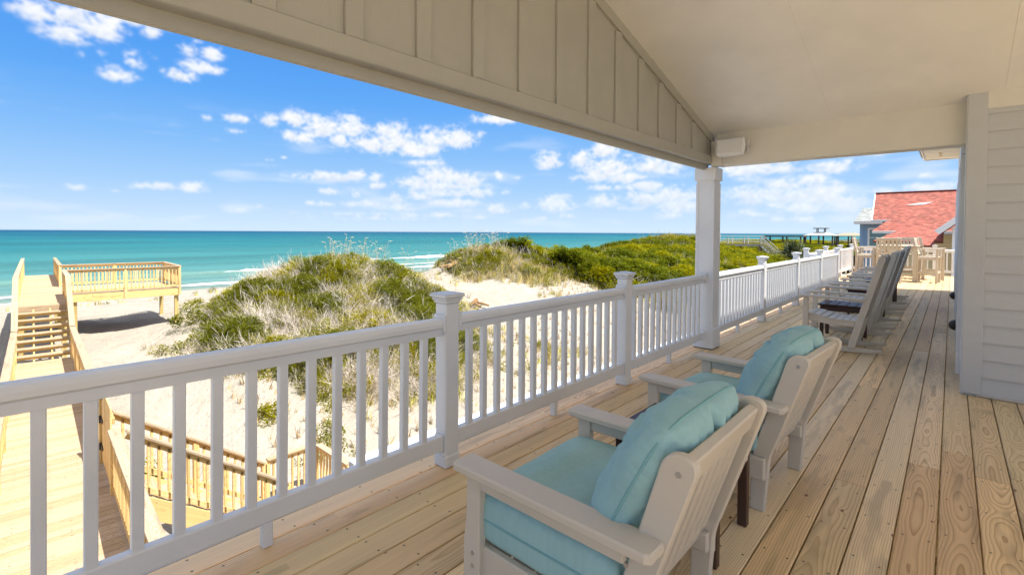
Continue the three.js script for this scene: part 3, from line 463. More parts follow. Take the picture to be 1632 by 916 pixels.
// outlets with black domes low on the house wall, and the loudspeaker under the beam
for (const [z, y, l] of [[-6.75, 0.45, 'nearer black dome fitting on a white box low on the house wall'], [-9.47, 0.5, 'farther black dome fitting low on the house wall']]) {
  const t = thing('wall_fitting', l, 'wall fitting', [0.078, y, z], 0, 'black fittings on the house wall');
  part('mount_box', box(0.07, 0.13, 0.1, 0.006), M.vinyl, t, [0, -0.01, 0]);
  part('dome', new THREE.SphereGeometry(0.055, 16, 8, 0, Math.PI * 2, 0, Math.PI / 2).rotateZ(Math.PI / 2), M.dark, t, [-0.036, 0, 0]);
}
{
  const t = thing('loudspeaker', 'small white outdoor loudspeaker mounted under the beam above the column', 'loudspeaker', [-1.86, 2.345, -5.70], 0.25);
  const s = new THREE.Shape(); s.moveTo(-0.15, -0.075); s.quadraticCurveTo(-0.165, 0.02, -0.15, 0.085); s.lineTo(0.135, 0.1); s.quadraticCurveTo(0.165, 0.0, 0.125, -0.085); s.lineTo(-0.12, -0.095); s.closePath();
  part('cabinet', slab(s, 0.16, 0.015, 8), M.vinyl, t);
  part('grille', slab([[-0.135, -0.062], [-0.14, 0.065], [0.12, 0.08], [0.112, -0.068]], 0.01, 0.003), std({ color: lin(0.62, 0.63, 0.64), roughness: 0.8, bumpMap: withRepeat(grainNoise, 14, 14), bumpScale: 0.003 }), t, [0, 0, 0.083]);
  part('bracket', merged([cbox(0.03, 0.03, 0.12, 0.003).translate(0.17, 0.0, -0.05), cbox(0.02, 0.14, 0.02, 0.003).translate(0.175, 0.0, 0)]), M.metal, t);
}

// ---------------------------------------------------------------- the new pine boardwalk to the sea
const W4 = rng(404), pick = (l) => l[Math.floor(W4() * l.length)];
const boardGeo = (len, w, h) => [0, 1, 2, 3, 4].map(() => woodUV(cbox(w, h, len, 0.004), 2, W4));
const balGeo = {}; const baluster = (h) => (balGeo[h.toFixed(2)] ??= [0, 1, 2].map(() => woodUV(cbox(0.036, h, 0.036, 0.003), 1, W4)));
const wpart = (name, g, along, parent, m = pick(YELLOW)) => part(name, woodUV(g, along, W4), m, parent);
function woodBar(name, a, b, w, h, parent, m = pick(YELLOW)) {           // grain along the bar
  const A = new THREE.Vector3(...a), B = new THREE.Vector3(...b), L = A.distanceTo(B), d = B.clone().sub(A).normalize(), side = new THREE.Vector3(0, 1, 0).cross(d).normalize(), up = new THREE.Vector3().crossVectors(d, side);
  const o = part(name, woodUV(cbox(w, h, L, 0.004), 2, W4), m, parent); o.quaternion.setFromRotationMatrix(new THREE.Matrix4().makeBasis(side, up, d)); o.position.copy(A.add(B).multiplyScalar(0.5)); return o;
}
// a railing between two points at floor level, level or sloping
function woodRail(parent, a, b, H = 0.95, end = [1, 1], drop = 0.2, cap = true) {
  const A = new THREE.Vector3(...a), B = new THREE.Vector3(...b), L = A.distanceTo(B), n = Math.max(1, Math.round(L / 1.9)), at = (t, y) => [mix(A.x, B.x, t), mix(A.y, B.y, t) + y, mix(A.z, B.z, t)];
  const run = Math.hypot(B.x - A.x, B.z - A.z), turn = Math.atan2(-(B.z - A.z), B.x - A.x);
  for (let i = 0; i <= n; i++) { if ((i === 0 && !end[0]) || (i === n && !end[1])) continue; const p = at(i / n, 0), hh = H + drop - 0.03; const o = part('post', woodUV(cbox(0.09, hh, 0.09, 0.005), 1, W4), pick(UPRIGHT_LIT), parent, [p[0], p[1] - drop + hh / 2, p[2]], [0, turn, 0]); }
  if (cap) woodBar('rail_cap', at(0, H), at(1, H), 0.14, 0.036, parent);
  woodBar('top_rail', at(0, H - 0.066), at(1, H - 0.066), 0.036, 0.088, parent, pick(UPRIGHT_LIT)); woodBar('bottom_rail', at(0, 0.115), at(1, 0.115), 0.036, 0.088, parent, pick(UPRIGHT_LIT));
  const m = Math.round(run / 0.128), gs = baluster(H - 0.12);
  for (let i = 1; i < m; i++) { const p = at(i / m, 0.06 + (H - 0.12) / 2); if (n > 0 && Math.abs((i / m) * n - Math.round((i / m) * n)) < 0.06 * n / Math.max(1, L)) continue; part('baluster', gs[i % 3], UPRIGHT_LIT[(i * 7) % 3], parent, p, [0, turn, 0]); }
}
const BW = [-8.5, 0, -1.25], TURN = -0.0525, LO = -2.52, UP = -1.12, WD = 1.24;
const boards = boardGeo(WD + 0.04, 0.138, 0.036);
function planks(parent, x0, x1, y, gs = boards, zc = WD / 2) { let i = 0; for (let x = x0; x > x1; x -= 0.144) part('deck_board', gs[Math.floor(W4() * 5)], pick(YELLOW), parent, [x - 0.07, y - 0.018 - 0.001 * W4(), zc + 0.006 * (W4() - 0.5)]); }
function legs(parent, list, y) { const o = new THREE.Vector3(); for (const [x, z] of list) { const wx = BW[0] + x * Math.cos(TURN) + z * Math.sin(TURN), wz = BW[2] - x * Math.sin(TURN) + z * Math.cos(TURN), g = groundY(wx, wz) - 0.3, h = y - g; if (h > 0.05) part('support_post', woodUV(cbox(0.14, h, 0.14, 0.006), 1, W4), GOLD, parent, [x, g + h / 2, z]); } }
{
  const t = thing('boardwalk', 'lower run of the new yellow pine boardwalk below the porch railing', 'boardwalk', BW, TURN);
  planks(t, 5.9, -11.4, LO);
  for (const z of [0.04, WD - 0.04]) woodBar('stringer', [5.9, LO - 0.14, z], [-11.4, LO - 0.14, z], 0.04, 0.2, t, GOLD);
  woodRail(t, [5.9, LO, 0], [-0.62, LO, 0], 0.95); woodRail(t, [-2.06, LO, 0], [-11.3, LO, 0], 0.95); woodRail(t, [5.9, LO, WD], [-11.3, LO, WD], 0.95);
  legs(t, [[0.5, 0.1], [0.5, WD - 0.1], [-3.5, 0.1], [-3.5, WD - 0.1], [-7.5, 0.1], [-7.5, WD - 0.1], [-11.2, 0.1], [-11.2, WD - 0.1], [4.6, 0.1]], LO - 0.05);
  const g = thing('gate', 'tall pine board gate with black hinges in the boardwalk railing', 'gate', BW, TURN);
  for (let i = 0; i < 10; i++) { const x = -0.76 - i * 0.126; part('gate_board', woodUV(cbox(0.12, 1.19 + 0.004 * (i % 3), 0.022, 0.003), 1, W4), pick(UPRIGHT_LIT), g, [x, LO + 0.66, 0.02]); }
  for (const y of [0.22, 1.05]) woodBar('gate_rail', [-0.72, LO + y, -0.01], [-1.94, LO + y, -0.01], 0.036, 0.088, g, GOLD);
  part('gate_post', woodUV(cbox(0.1, 1.5, 0.1, 0.005), 1, W4), GOLD, g, [-2.02, LO + 0.6, 0.01]);
  for (const y of [0.3, 0.75, 1.15]) { part('hinge', merged([cbox(0.2, 0.05, 0.012, 0.003).translate(0.06, 0, 0), cbox(0.05, 0.12, 0.03, 0.004).translate(-0.06, 0, 0.01)]), M.dark, g, [-1.9, LO + y, 0.045]); }
  part('latch', merged([cbox(0.07, 0.2, 0.05, 0.004), cbox(0.03, 0.05, 0.09, 0.004).translate(0.0, -0.1, 0)]), M.dark, g, [-2.0, LO + 1.36, 0.02]);
}
{
  const t = thing('boardwalk_stairs', 'open tread pine stairs climbing from the lower boardwalk to the upper one', 'stairs', BW, TURN);
  const n = 8, run = 2.35 / n, rise = (UP - LO) / n;
  for (let i = 1; i < n; i++) for (const k of [0, 1]) part('tread', woodUV(cbox(0.135, 0.036, WD - 0.03, 0.005).translate(0, 0, 0), 2, W4), pick(YELLOW), t, [-11.4 - i * run - 0.03 + (k ? -0.14 : 0) + 0.14, LO + i * rise - 0.018, WD / 2]);
  for (let i = 1; i < n; i++) part('nosing', woodUV(cbox(0.03, 0.07, WD - 0.06, 0.004), 2, W4), GOLD, t, [-11.4 - i * run + 0.10, LO + i * rise - 0.072, WD / 2]);
  part('riser', woodUV(cbox(0.036, 0.2, WD - 0.02, 0.005), 2, W4), YELLOW[0], t, [-13.74, UP - 0.13, WD / 2]);
  for (const z of [0.02, WD * 0.36, WD * 0.68, WD - 0.02]) woodBar('stringer', [-11.35, LO - 0.2, z], [-13.72, UP - 0.2, z], 0.04, 0.24, t, GOLD);
  for (const z of [0, WD]) woodRail(t, [-11.35, LO + 0.02, z], [-13.7, UP, z], 0.95, [0, 0]);
}
{
  const t = thing('boardwalk', 'upper run of the pine boardwalk that heads out over the beach', 'boardwalk', BW, TURN);
  planks(t, -13.72, -28.7, UP);
  for (const z of [0.04, WD - 0.04]) woodBar('stringer', [-13.76, UP - 0.15, z], [-28.7, UP - 0.15, z], 0.04, 0.22, t, GOLD);
  woodRail(t, [-13.76, UP, WD], [-28.6, UP, WD]); woodRail(t, [-13.76, UP, 0], [-16.8, UP, 0]); woodRail(t, [-20.6, UP, 0], [-28.6, UP, 0]);
  legs(t, [[-14, 0.1], [-14, WD - 0.1], [-18, 0.1], [-18, WD - 0.1], [-22, 0.1], [-22, WD - 0.1], [-26, 0.1], [-26, WD - 0.1], [-28.5, 0.1], [-28.5, WD - 0.1]], UP - 0.05);
}
{
  const t = thing('beach_platform', 'square pine platform with railings on the far side of the boardwalk stairs', 'platform', BW, TURN);
  const x0 = -16.8, x1 = -20.55, z1 = -3.72, gs = boardGeo(3.72, 0.138, 0.036);
  planks(t, x0 + 0.03, x1 - 0.03, UP + 0.001, gs, z1 / 2);
  woodBar('fascia', [x0 + 0.03, UP - 0.165, 0], [x0 + 0.03, UP - 0.165, z1], 0.04, 0.29, t, UPRIGHT_LIT[0]); woodBar('fascia', [x1, UP - 0.165, 0], [x1, UP - 0.165, z1], 0.04, 0.29, t, YELLOW[1]); woodBar('fascia', [x0, UP - 0.166, z1 + 0.0], [x1, UP - 0.166, z1 + 0.0], 0.04, 0.29, t, YELLOW[1]);
  for (let i = 1; i < 6; i++) woodBar('joist', [x0 + i * (x1 - x0) / 6, UP - 0.14, -0.05], [x0 + i * (x1 - x0) / 6, UP - 0.14, z1 + 0.04], 0.04, 0.2, t, GOLD);
  woodRail(t, [x0 + 0.06, UP, 0], [x0 + 0.06, UP, z1], 0.95, [1, 1], 0.3); woodRail(t, [x0, UP, z1 - 0.03], [x1, UP, z1 - 0.03], 0.95, [0, 1], 0.3); woodRail(t, [x1, UP, z1], [x1, UP, 0], 0.95, [0, 1], 0.3);
  legs(t, [[x0 - 0.1, z1 + 0.1], [x1 + 0.1, z1 + 0.1], [x0 - 0.1, -0.3], [x1 + 0.1, -0.3]], UP - 0.05);
}
{
  // the side stairs from the gate down to the sand, and their landing
  const t = thing('garden_stairs', 'pine stairs descending from the gate to a small railed landing', 'stairs');
  const xa = -10.2, xb = -9.0, z0 = -1.42, n = 9, run = 0.262, rise = 0.186, yE = LO - n * rise, zE = z0 - n * run;
  for (let i = 1; i < n; i++) part('tread', woodUV(cbox(xb - xa - 0.1, 0.036, 0.27, 0.005), 0, W4), pick(YELLOW), t, [(xa + xb) / 2, LO - i * rise, z0 - i * run + 0.13]);
  for (const x of [xa + 0.03, xb - 0.03]) { woodBar('stringer', [x, LO - 0.16, z0], [x, yE - 0.16, zE], 0.04, 0.29, t, UPRIGHT_LIT[0]); woodRail(t, [x, LO, z0], [x, yE, zE], 0.92, [0, 1], 0.3); }
  const l = thing('stair_landing', 'small pine landing with railings at the foot of the garden stairs', 'landing');
  const gs = boardGeo(1.1, 0.138, 0.036); for (let i = 0; i < 9; i++) part('deck_board', gs[i % 5], pick(YELLOW), l, [xa + 0.07 + i * 0.144, yE - 0.018, zE - 0.55]);
  woodRail(l, [xa + 0.03, yE, zE - 0.06], [xa + 0.03, yE, zE - 1.08], 0.95); woodRail(l, [xa + 0.1, yE, zE - 1.1], [xb + 0.2, yE, zE - 1.1], 0.95, [0, 1]);
  woodBar('fascia', [xb, yE - 0.14, zE], [xb, yE - 0.14, zE - 1.1], 0.04, 0.2, l); woodBar('fascia', [xa, yE - 0.14, zE], [xa, yE - 0.14, zE - 1.1], 0.04, 0.2, l);
}

// ---------------------------------------------------------------- furniture
const plasticBump = withRepeat(grainNoise, 6, 1.2);
const P = {
  taupe: std({ color: lin(0.66, 0.605, 0.52), roughness: 0.5, bumpMap: plasticBump, bumpScale: 0.0006, map: speckMap }),
  brown: std({ color: lin(0.060, 0.028, 0.020), roughness: 0.38, bumpMap: plasticBump, bumpScale: 0.0005 }),
  weathered: std({ color: lin(0.55, 0.48, 0.38), roughness: 0.62, bumpMap: plasticBump, bumpScale: 0.0008, map: speckMap }),
};
const weave = noiseTexture(256, 256, (x, y) => 0.5 + 0.25 * Math.sin(x / 256 * Math.PI * 64) * ((y >> 1) & 1 ? 1 : -1) + 0.3 * (hash2(x, y) - 0.5));
const fade = noiseTexture(512, 512, (x, y) => { const n = tfbm(x / 512 * 3, y / 512 * 3, 3, 5), m = tfbm(x / 512 * 60, y / 512 * 60, 60, 2); const q = 0.86 + 0.22 * (n - 0.4) + 0.1 * (m - 0.5); return [q * (0.98 + 0.1 * (n - 0.5)), q, q]; });
const fabric = new THREE.MeshPhysicalMaterial({ color: lin(0.36, 0.60, 0.635), roughness: 0.92, bumpMap: withRepeat(weave, 10, 10), bumpScale: 0.0006, map: withRepeat(fade, 1.3, 1.3), sheen: 0.35, sheenRoughness: 0.6, sheenColor: lin(0.5, 0.8, 0.85) });
const seam = std({ color: lin(0.20, 0.42, 0.46), roughness: 0.9 });
const boltGeo = merged([new THREE.CylinderGeometry(0.0075, 0.0085, 0.005, 12).rotateX(Math.PI / 2), new THREE.CylinderGeometry(0.0035, 0.0035, 0.007, 6).rotateX(Math.PI / 2)]);

// a stuffed cushion: a puffed slab, w by h, thick in the middle, with puckers given by crease(u, v) and a sewn edge
function cushion(w, h, thick, edge, crease, N = 72, round = 0.018, rear = 1, pw = 2.6) {
  const g = new THREE.BufferGeometry(), Pp = [], UV = [], I = [];
  const sup = (t) => Math.pow(Math.max(0, 1 - Math.pow(Math.abs(t), pw)), 0.5);
  for (const s of [1, -1]) for (let j = 0; j <= N; j++) for (let i = 0; i <= N; i++) {
    const U = Math.sin((i / N - 0.5) * Math.PI), V = Math.sin((j / N - 0.5) * Math.PI), b = sup(U) * sup(V);
    const k = crease(U, V, s);                            // corners pulled in a little
    const x = U * w / 2 * (1 - round * V * V * V * V), y = V * h / 2 * (1 - round * U * U * U * U);
    const z = s * (edge / 2 * Math.pow(b, 0.35) + (thick - edge) / 2 * b) * (s < 0 ? rear : 1) + k * Math.min(1, b * 1.6);
    Pp.push(x, y, z); UV.push(x, y);
  }
  const n = (N + 1) * (N + 1);
  for (let s = 0; s < 2; s++) for (let j = 0; j < N; j++) for (let i = 0; i < N; i++) { const a = s * n + j * (N + 1) + i, b = a + 1, c = a + N + 1, d = c + 1; if (s === 0) I.push(a, b, c, b, d, c); else I.push(a, c, b, b, c, d); }
  g.setAttribute('position', new THREE.Float32BufferAttribute(Pp, 3)); g.setAttribute('uv', new THREE.Float32BufferAttribute(UV, 2)); g.setIndex(I);
  const w2 = mergeVertices(g, 1e-5); w2.computeVertexNormals(); return w2;
}
function piping(w, h, r = 0.004, round = 0.018) {
  const pts = []; const N = 96; for (let i = 0; i < N; i++) { const t = i / N * 2 * Math.PI, c = Math.cos(t), s = Math.sin(t), e = 0.16, U = Math.sign(c) * Math.pow(Math.abs(c), e), V = Math.sign(s) * Math.pow(Math.abs(s), e); pts.push(new THREE.Vector3(U * w / 2 * (1 - round * V ** 4), V * h / 2 * (1 - round * U ** 4), 0)); }
  return new THREE.TubeGeometry(new THREE.CatmullRomCurve3(pts, true), 192, r, 6, true);
}
// soft folds: ridges that run across, fading away from where the cloth is pinched
const fold = (u, v, px, py, ang, wid, len, depth) => { const c = Math.cos(ang), s = Math.sin(ang), a = (u - px) * c + (v - py) * s, b = -(u - px) * s + (v - py) * c; return a < 0 ? 0 : -depth * Math.exp(-(b * b) / (wid * wid * (0.4 + a))) * Math.exp(-a / len); };

function deepChair(label, pos, turn) {                                   // faces -x, origin on the floor under its middle
  const t = thing('lounge_chair', label, 'armchair', pos, turn, 'taupe lounge chairs with turquoise cushions');
  const legShape = () => { const s = new THREE.Shape(); s.moveTo(-0.036, 0); s.lineTo(0.036, 0); s.lineTo(0.036, 0.532); s.lineTo(-0.03, 0.532); s.lineTo(-0.03, 0.44); s.quadraticCurveTo(-0.03, 0.36, -0.045, 0.28); s.quadraticCurveTo(-0.05, 0.15, -0.036, 0); return s; };
  const legG = slab(legShape(), 0.034, 0.004);
  const rs = new THREE.Shape(); rs.moveTo(0.205, 0); rs.lineTo(0.272, 0); rs.lineTo(0.292, 0.25); rs.quadraticCurveTo(0.296, 0.29, 0.312, 0.325); rs.lineTo(0.456, 0.752); rs.quadraticCurveTo(0.470, 0.80, 0.425, 0.806); rs.quadraticCurveTo(0.378, 0.808, 0.362, 0.768); rs.lineTo(0.222, 0.31); rs.quadraticCurveTo(0.212, 0.27, 0.21, 0.23); rs.closePath();
  const rearG = slab(rs, 0.034, 0.005, 8);
  for (const s of [1, -1]) {
    part('front_leg', legG, P.taupe, t, [-0.315, 0, s * 0.349]);
    part('rear_leg', rearG, P.taupe, t, [0, 0, s * 0.300]);
    const armS = [[-0.385, -0.04], [-0.372, -0.052], [0.36, -0.05], [0.377, -0.038], [0.377, 0.038], [0.36, 0.05], [-0.372, 0.052], [-0.385, 0.04]];
    part('armrest', boxUV(slab(armS, 0.03, 0.006).rotateX(Math.PI / 2)), P.taupe, t, [0, 0.547, s * 0.352]);
    part('arm_apron', box(0.56, 0.052, 0.024, 0.004), P.taupe, t, [0.0, 0.505, s * 0.352]);
    part('side_rail', box(0.6, 0.105, 0.03, 0.005), P.taupe, t, [-0.02, 0.222, s * 0.333]);
    part('arm_bracket', box(0.07, 0.07, 0.03, 0.004), P.taupe, t, [0.245, 0.24, s * 0.268]);
    for (const y of [0.2, 0.245]) part('bolt', boltGeo, M.metal, t, [-0.312, y, s * 0.3665]);
    for (const [x, y] of [[0.413, 0.755], [0.252, 0.215]]) part('bolt', boltGeo, M.metal, t, [x, y, s * 0.3175]);
    part('bolt', boltGeo, M.metal, t, [0.265, 0.45, s * 0.3175]);
  }
  part('front_rail', box(0.03, 0.105, 0.6, 0.005), P.taupe, t, [-0.305, 0.222, 0]);
  part('back_rail_lower', box(0.03, 0.09, 0.6, 0.005), P.taupe, t, [0.245, 0.29, 0], [0, 0, -0.32]);
  for (let i = 0; i < 5; i++) part('seat_slat', box(0.09, 0.02, 0.62, 0.003), P.taupe, t, [-0.23 + i * 0.104, 0.265, 0]);
  const lean = Math.atan2(0.143, 0.427);
  for (let i = 0; i < 7; i++) part('back_slat', box(0.016, 0.46, 0.052, 0.004), P.taupe, t, [0.342, 0.53, -0.231 + i * 0.077], [0, 0, -lean]);
  part('top_rail', box(0.036, 0.088, 0.566, 0.006), P.taupe, t, [0.412, 0.742, 0], [0, 0, -lean]);
  return t;
}
const seatG = (() => { const g = cushion(0.59, 0.685, 0.205, 0.18, (u, v, s) => (s > 0 ? 0.006 * Math.sin(u * 9.5 + 0.5) * (1 - v * v) : 0) + fold(u, v, -0.95, 0.5, -0.2, 0.1, 0.6, 0.006) + fold(u, v, 0.3, -0.98, 1.9, 0.09, 0.4, 0.005) + 0.006 * (fbm(u * 3 + 5, v * 3, 3) - 0.5), 64, 0.01, 1, 9); return g.rotateX(-Math.PI / 2); })();
function backFolds(seed) {
  const r = rng(seed), F = []; for (let i = 0; i < 14; i++) { const a = r() * 6.28; F.push([(r() - 0.5) * 0.7, 0.15 + (r() - 0.5) * 0.7, a, 0.035 + 0.04 * r(), 0.2 + 0.4 * r(), 0.014 + 0.018 * r()]); }
  for (const [x, y] of [[-1, 1], [1, 1], [-1, -1], [1, -1]]) for (let k = 0; k < 3; k++) F.push([x, y, Math.atan2(-y, -x) + (k - 1) * 0.5 + (r() - 0.5) * 0.3, 0.05, 0.4, 0.02]);
  return (u, v, s) => {
    let k = 0; for (const f of F) k += s * fold(u, v, ...f);
    k += s * 0.045 * (fbm(u * 1.6 + seed, v * 1.6 + s, 3) - 0.5) + s * 0.02 * (fbm(u * 6 + seed + v * 2, v * 2.6 + s * 3 - u, 3) - 0.5);
    const cx = 0.06 * Math.sin(v * 2 + seed); k -= s * 0.034 * Math.exp(-((u - cx) ** 2) / 0.004) * (0.6 + 0.4 * v);   // the tufted line down the middle
    k -= s * 0.016 * Math.exp(-((v - 0.55 - 0.05 * Math.sin(u * 3)) ** 2) / 0.002) * smooth(1, 0.3, Math.abs(u));      // and the sewn line along the top
    return k;
  };
}
const chairs = [[[-0.925, 0, -1.525], 0.0, 'near'], [[-0.918, 0, -2.925], -0.06, 'far']];
for (const [i, [pos, turn, w]] of chairs.entries()) {
  deepChair(i ? 'taupe slatted lounge chair farther along, its rear legs in full view on the deck' : 'nearest taupe slatted lounge chair, cut by the bottom of the picture', pos, turn);
  const at = (x, y, z) => { const v = new THREE.Vector3(x, y, z).applyAxisAngle(new THREE.Vector3(0, 1, 0), turn); return [v.x + pos[0], v.y + pos[1], v.z + pos[2]]; };
  const sc = thing('seat_cushion', i ? 'flat turquoise seat cushion on the farther lounge chair' : 'flat turquoise seat cushion on the nearest lounge chair', 'cushion', at(-0.055, 0.368, 0), turn, 'turquoise seat cushions');
  part('cover', seatG, fabric, sc); part('piping', piping(0.592, 0.687).rotateX(-Math.PI / 2), seam, sc, [0, 0.0, 0]);
  const bc = thing('back_cushion', i ? 'plump turquoise back cushion propped in the farther lounge chair' : 'plump creased turquoise back cushion propped in the nearest lounge chair', 'cushion', at(0.255, 0.628, 0.0), turn, 'turquoise back cushions');
  const g = cushion(0.645, 0.52, 0.275, 0.06, backFolds(i ? 29 : 12), 130, 0.12, 0.64); const tilt = new THREE.Matrix4().makeRotationFromEuler(new THREE.Euler(0, 0, -0.46)).multiply(new THREE.Matrix4().makeRotationY(-Math.PI / 2)); g.applyMatrix4(tilt);
  part('cover', g, fabric, bc); part('piping', piping(0.646, 0.521, 0.0045, 0.12).applyMatrix4(tilt), seam, bc);
}
function sideTable(label, pos, turn = 0) {
  const t = thing('side_table', label, 'side table', pos, turn, 'dark brown side tables');
  for (let i = 0; i < 5; i++) part('top_slat', box(0.098, 0.022, 0.47, 0.005), P.brown, t, [-0.207 + i * 0.1035, 0.449, 0]);
  for (const sx of [1, -1]) for (const sz of [1, -1]) part('leg', box(0.042, 0.438, 0.042, 0.004), P.brown, t, [sx * 0.215, 0.219, sz * 0.195]);
  for (const s of [1, -1]) { part('apron', box(0.39, 0.06, 0.022, 0.003), P.brown, t, [0, 0.4, s * 0.2]); part('apron', box(0.022, 0.06, 0.35, 0.003), P.brown, t, [s * 0.22, 0.4, 0]); }
  return t;
}
sideTable('dark brown slatted side table between the two lounge chairs', [-0.925, 0, -2.225]);

// rocking chairs
function rocker(label) {
  const t = thing('rocking_chair', label, 'rocking chair', [0, 0, 0], 0, 'rocking chairs in a row along the deck');
  const rk = new THREE.Shape(), arc = (x) => 0.015 + 0.19 * (x + 0.02) * (x + 0.02); rk.moveTo(-0.55, arc(-0.55));
  for (let i = 0; i <= 16; i++) { const x = -0.55 + i * 0.99 / 16; rk.lineTo(x, arc(x) - 0.012); } for (let i = 16; i >= 0; i--) { const x = -0.55 + i * 0.99 / 16; rk.lineTo(x, arc(x) + 0.022 + 0.028 * smooth(0.44, 0.1, Math.abs(x))); }
  const rg = slab(rk, 0.03, 0.004, 2);
  const back = new THREE.Shape([[0.115, 0.06], [0.19, 0.06], [0.462, 1.10], [0.455, 1.135], [0.43, 1.145], [0.40, 1.13]].map((p) => new THREE.Vector2(...p))), bg = slab(back, 0.03, 0.005);
  const leg = slab([[-0.345, 0.06], [-0.27, 0.06], [-0.285, 0.62], [-0.335, 0.62]], 0.034, 0.004), arm = boxUV(slab([[-0.37, -0.05], [-0.34, -0.058], [0.26, -0.035], [0.27, 0.03], [-0.34, 0.058], [-0.37, 0.05]], 0.026, 0.005).rotateX(Math.PI / 2));
  const apr = slab([[-0.3, 0.33], [-0.3, 0.41], [-0.05, 0.375], [0.2, 0.37], [0.2, 0.30], [-0.05, 0.30]], 0.026, 0.004);
  for (const s of [1, -1]) {
    part('rocker', rg, P.taupe, t, [0, 0, s * 0.235]); part('front_leg', leg, P.taupe, t, [0, 0, s * 0.268]); part('back_post', bg, P.taupe, t, [0, 0, s * 0.262]); part('armrest', arm, P.taupe, t, [0, 0.633, s * 0.29]); part('seat_side', apr, P.taupe, t, [0, 0, s * 0.228]);
  }
  for (let i = 0; i < 7; i++) { const x = -0.27 + i * 0.072; part('seat_slat', box(0.066, 0.018, 0.5, 0.003), P.taupe, t, [x, 0.418 - 0.05 * smooth(-0.3, 0.0, x), 0], [0, 0, x < -0.1 ? -0.18 : -0.04]); }
  const lean = Math.atan2(0.272, 1.04);
  for (let i = 0; i < 6; i++) part('back_slat', box(0.016, 0.68, 0.07, 0.003), P.taupe, t, [0.315, 0.755, -0.2 + i * 0.08], [0, 0, -lean]);
  for (const y of [0.42, 1.085]) part('back_rail', box(0.024, 0.085, 0.5, 0.004), P.taupe, t, [0.15 + (y - 0.06) * 0.2615 + 0.012, y, 0], [0, 0, -lean]);
  part('stretcher', box(0.026, 0.06, 0.45, 0.004), P.taupe, t, [-0.3, 0.16, 0]);
  part('stretcher', box(0.026, 0.06, 0.45, 0.004), P.taupe, t, [0.16, 0.16, 0]);
  return t;
}
const RZ = [-7.06, -8.4, -9.32, -10.75, -11.72, -13.1], RX = [-1.0, -1.0, -1.0, -1.02, -1.06, -1.11], RN = ['nearest taupe rocking chair, at the head of the row on the deck', 'second rocking chair of the row, just past the first dark side table', 'third rocking chair of the row, shoulder to shoulder with the second', 'fourth rocking chair of the row, past the second dark side table', 'fifth rocking chair of the row counted from the lounge chairs', 'farthest rocking chair of the row, closest to the bar table'];
const rock0 = rocker(RN[0]); rock0.position.set(-1.0, 0, RZ[0]);
for (let i = 1; i < RZ.length; i++) copyOf(rock0, RN[i], [RX[i], 0, RZ[i]], 0.03 * Math.sin(i * 2.3));
const tl = ['dark side table between the first and second rocking chairs', 'dark side table between the third and fourth rocking chairs', 'dark side table between the last two rocking chairs'];
[-7.73, -10.03, -12.41].forEach((z, i) => sideTable(tl[i], [-1.05, 0, z]));

// the tall table and its chairs in the sun at the far end
{
  const t = thing('bar_table', 'tall slatted bar table in the sun at the far end of the deck', 'bar table', [-1.2, 0, -19.1]);
  for (let i = 0; i < 9; i++) part('top_slat', box(0.105, 0.025, 2.0, 0.004), P.weathered, t, [-0.44 + i * 0.11, 1.037, 0]);
  for (const sx of [1, -1]) for (const sz of [1, -1]) part('leg', box(0.085, 1.02, 0.085, 0.005), P.weathered, t, [sx * 0.41, 0.51, sz * 0.9]);
  for (const s of [1, -1]) { part('apron', box(0.03, 0.1, 1.72, 0.004), P.weathered, t, [s * 0.43, 0.965, 0]); part('apron', box(0.74, 0.1, 0.03, 0.004), P.weathered, t, [0, 0.965, s * 0.92]); part('stretcher', box(0.74, 0.07, 0.03, 0.004), P.weathered, t, [0, 0.2, s * 0.9]); }
  part('stretcher', box(0.03, 0.07, 1.8, 0.004), P.weathered, t, [0, 0.2, 0]);
}
function barChair(label) {                                              // faces -x
  const t = thing('bar_chair', label, 'bar chair', [0, 0, 0], 0, 'tall bar chairs round the bar table');
  const rear = slab([[0.20, 0], [0.265, 0], [0.235, 0.5], [0.235, 0.78], [0.345, 1.27], [0.325, 1.295], [0.29, 1.28], [0.185, 0.80], [0.18, 0.5]], 0.034, 0.004), front = slab([[-0.25, 0], [-0.19, 0], [-0.20, 0.95], [-0.25, 0.95]], 0.034, 0.004);
  for (const s of [1, -1]) { part('rear_leg', rear, P.weathered, t, [0, 0, s * 0.265]); part('front_leg', front, P.weathered, t, [0, 0, s * 0.265]); part('armrest', box(0.55, 0.026, 0.08, 0.005), P.weathered, t, [-0.01, 0.965, s * 0.28]); part('side_rail', box(0.42, 0.075, 0.026, 0.004), P.weathered, t, [-0.01, 0.69, s * 0.264]); part('side_stretcher', box(0.42, 0.05, 0.026, 0.004), P.weathered, t, [-0.01, 0.28, s * 0.264]); }
  for (let i = 0; i < 5; i++) part('seat_slat', box(0.085, 0.02, 0.5, 0.003), P.weathered, t, [-0.2 + i * 0.093, 0.738, 0]);
  for (let i = 0; i < 5; i++) part('back_slat', box(0.016, 0.44, 0.065, 0.003), P.weathered, t, [0.265, 1.02, -0.19 + i * 0.095], [0, 0, -0.22]);
  part('top_rail', box(0.03, 0.075, 0.5, 0.004), P.weathered, t, [0.315, 1.24, 0], [0, 0, -0.22]); part('back_rail', box(0.03, 0.06, 0.5, 0.004), P.weathered, t, [0.222, 0.83, 0], [0, 0, -0.22]);
  part('foot_rest', box(0.03, 0.06, 0.5, 0.004), P.weathered, t, [-0.225, 0.3, 0]); part('stretcher', box(0.03, 0.05, 0.5, 0.004), P.weathered, t, [0.2, 0.28, 0]);
  return t;
}
const bc0 = barChair('tall bar chair with its back to the sea, beside the bar table'); bc0.position.set(-2.0, 0, -18.7); bc0.rotation.y = Math.PI;
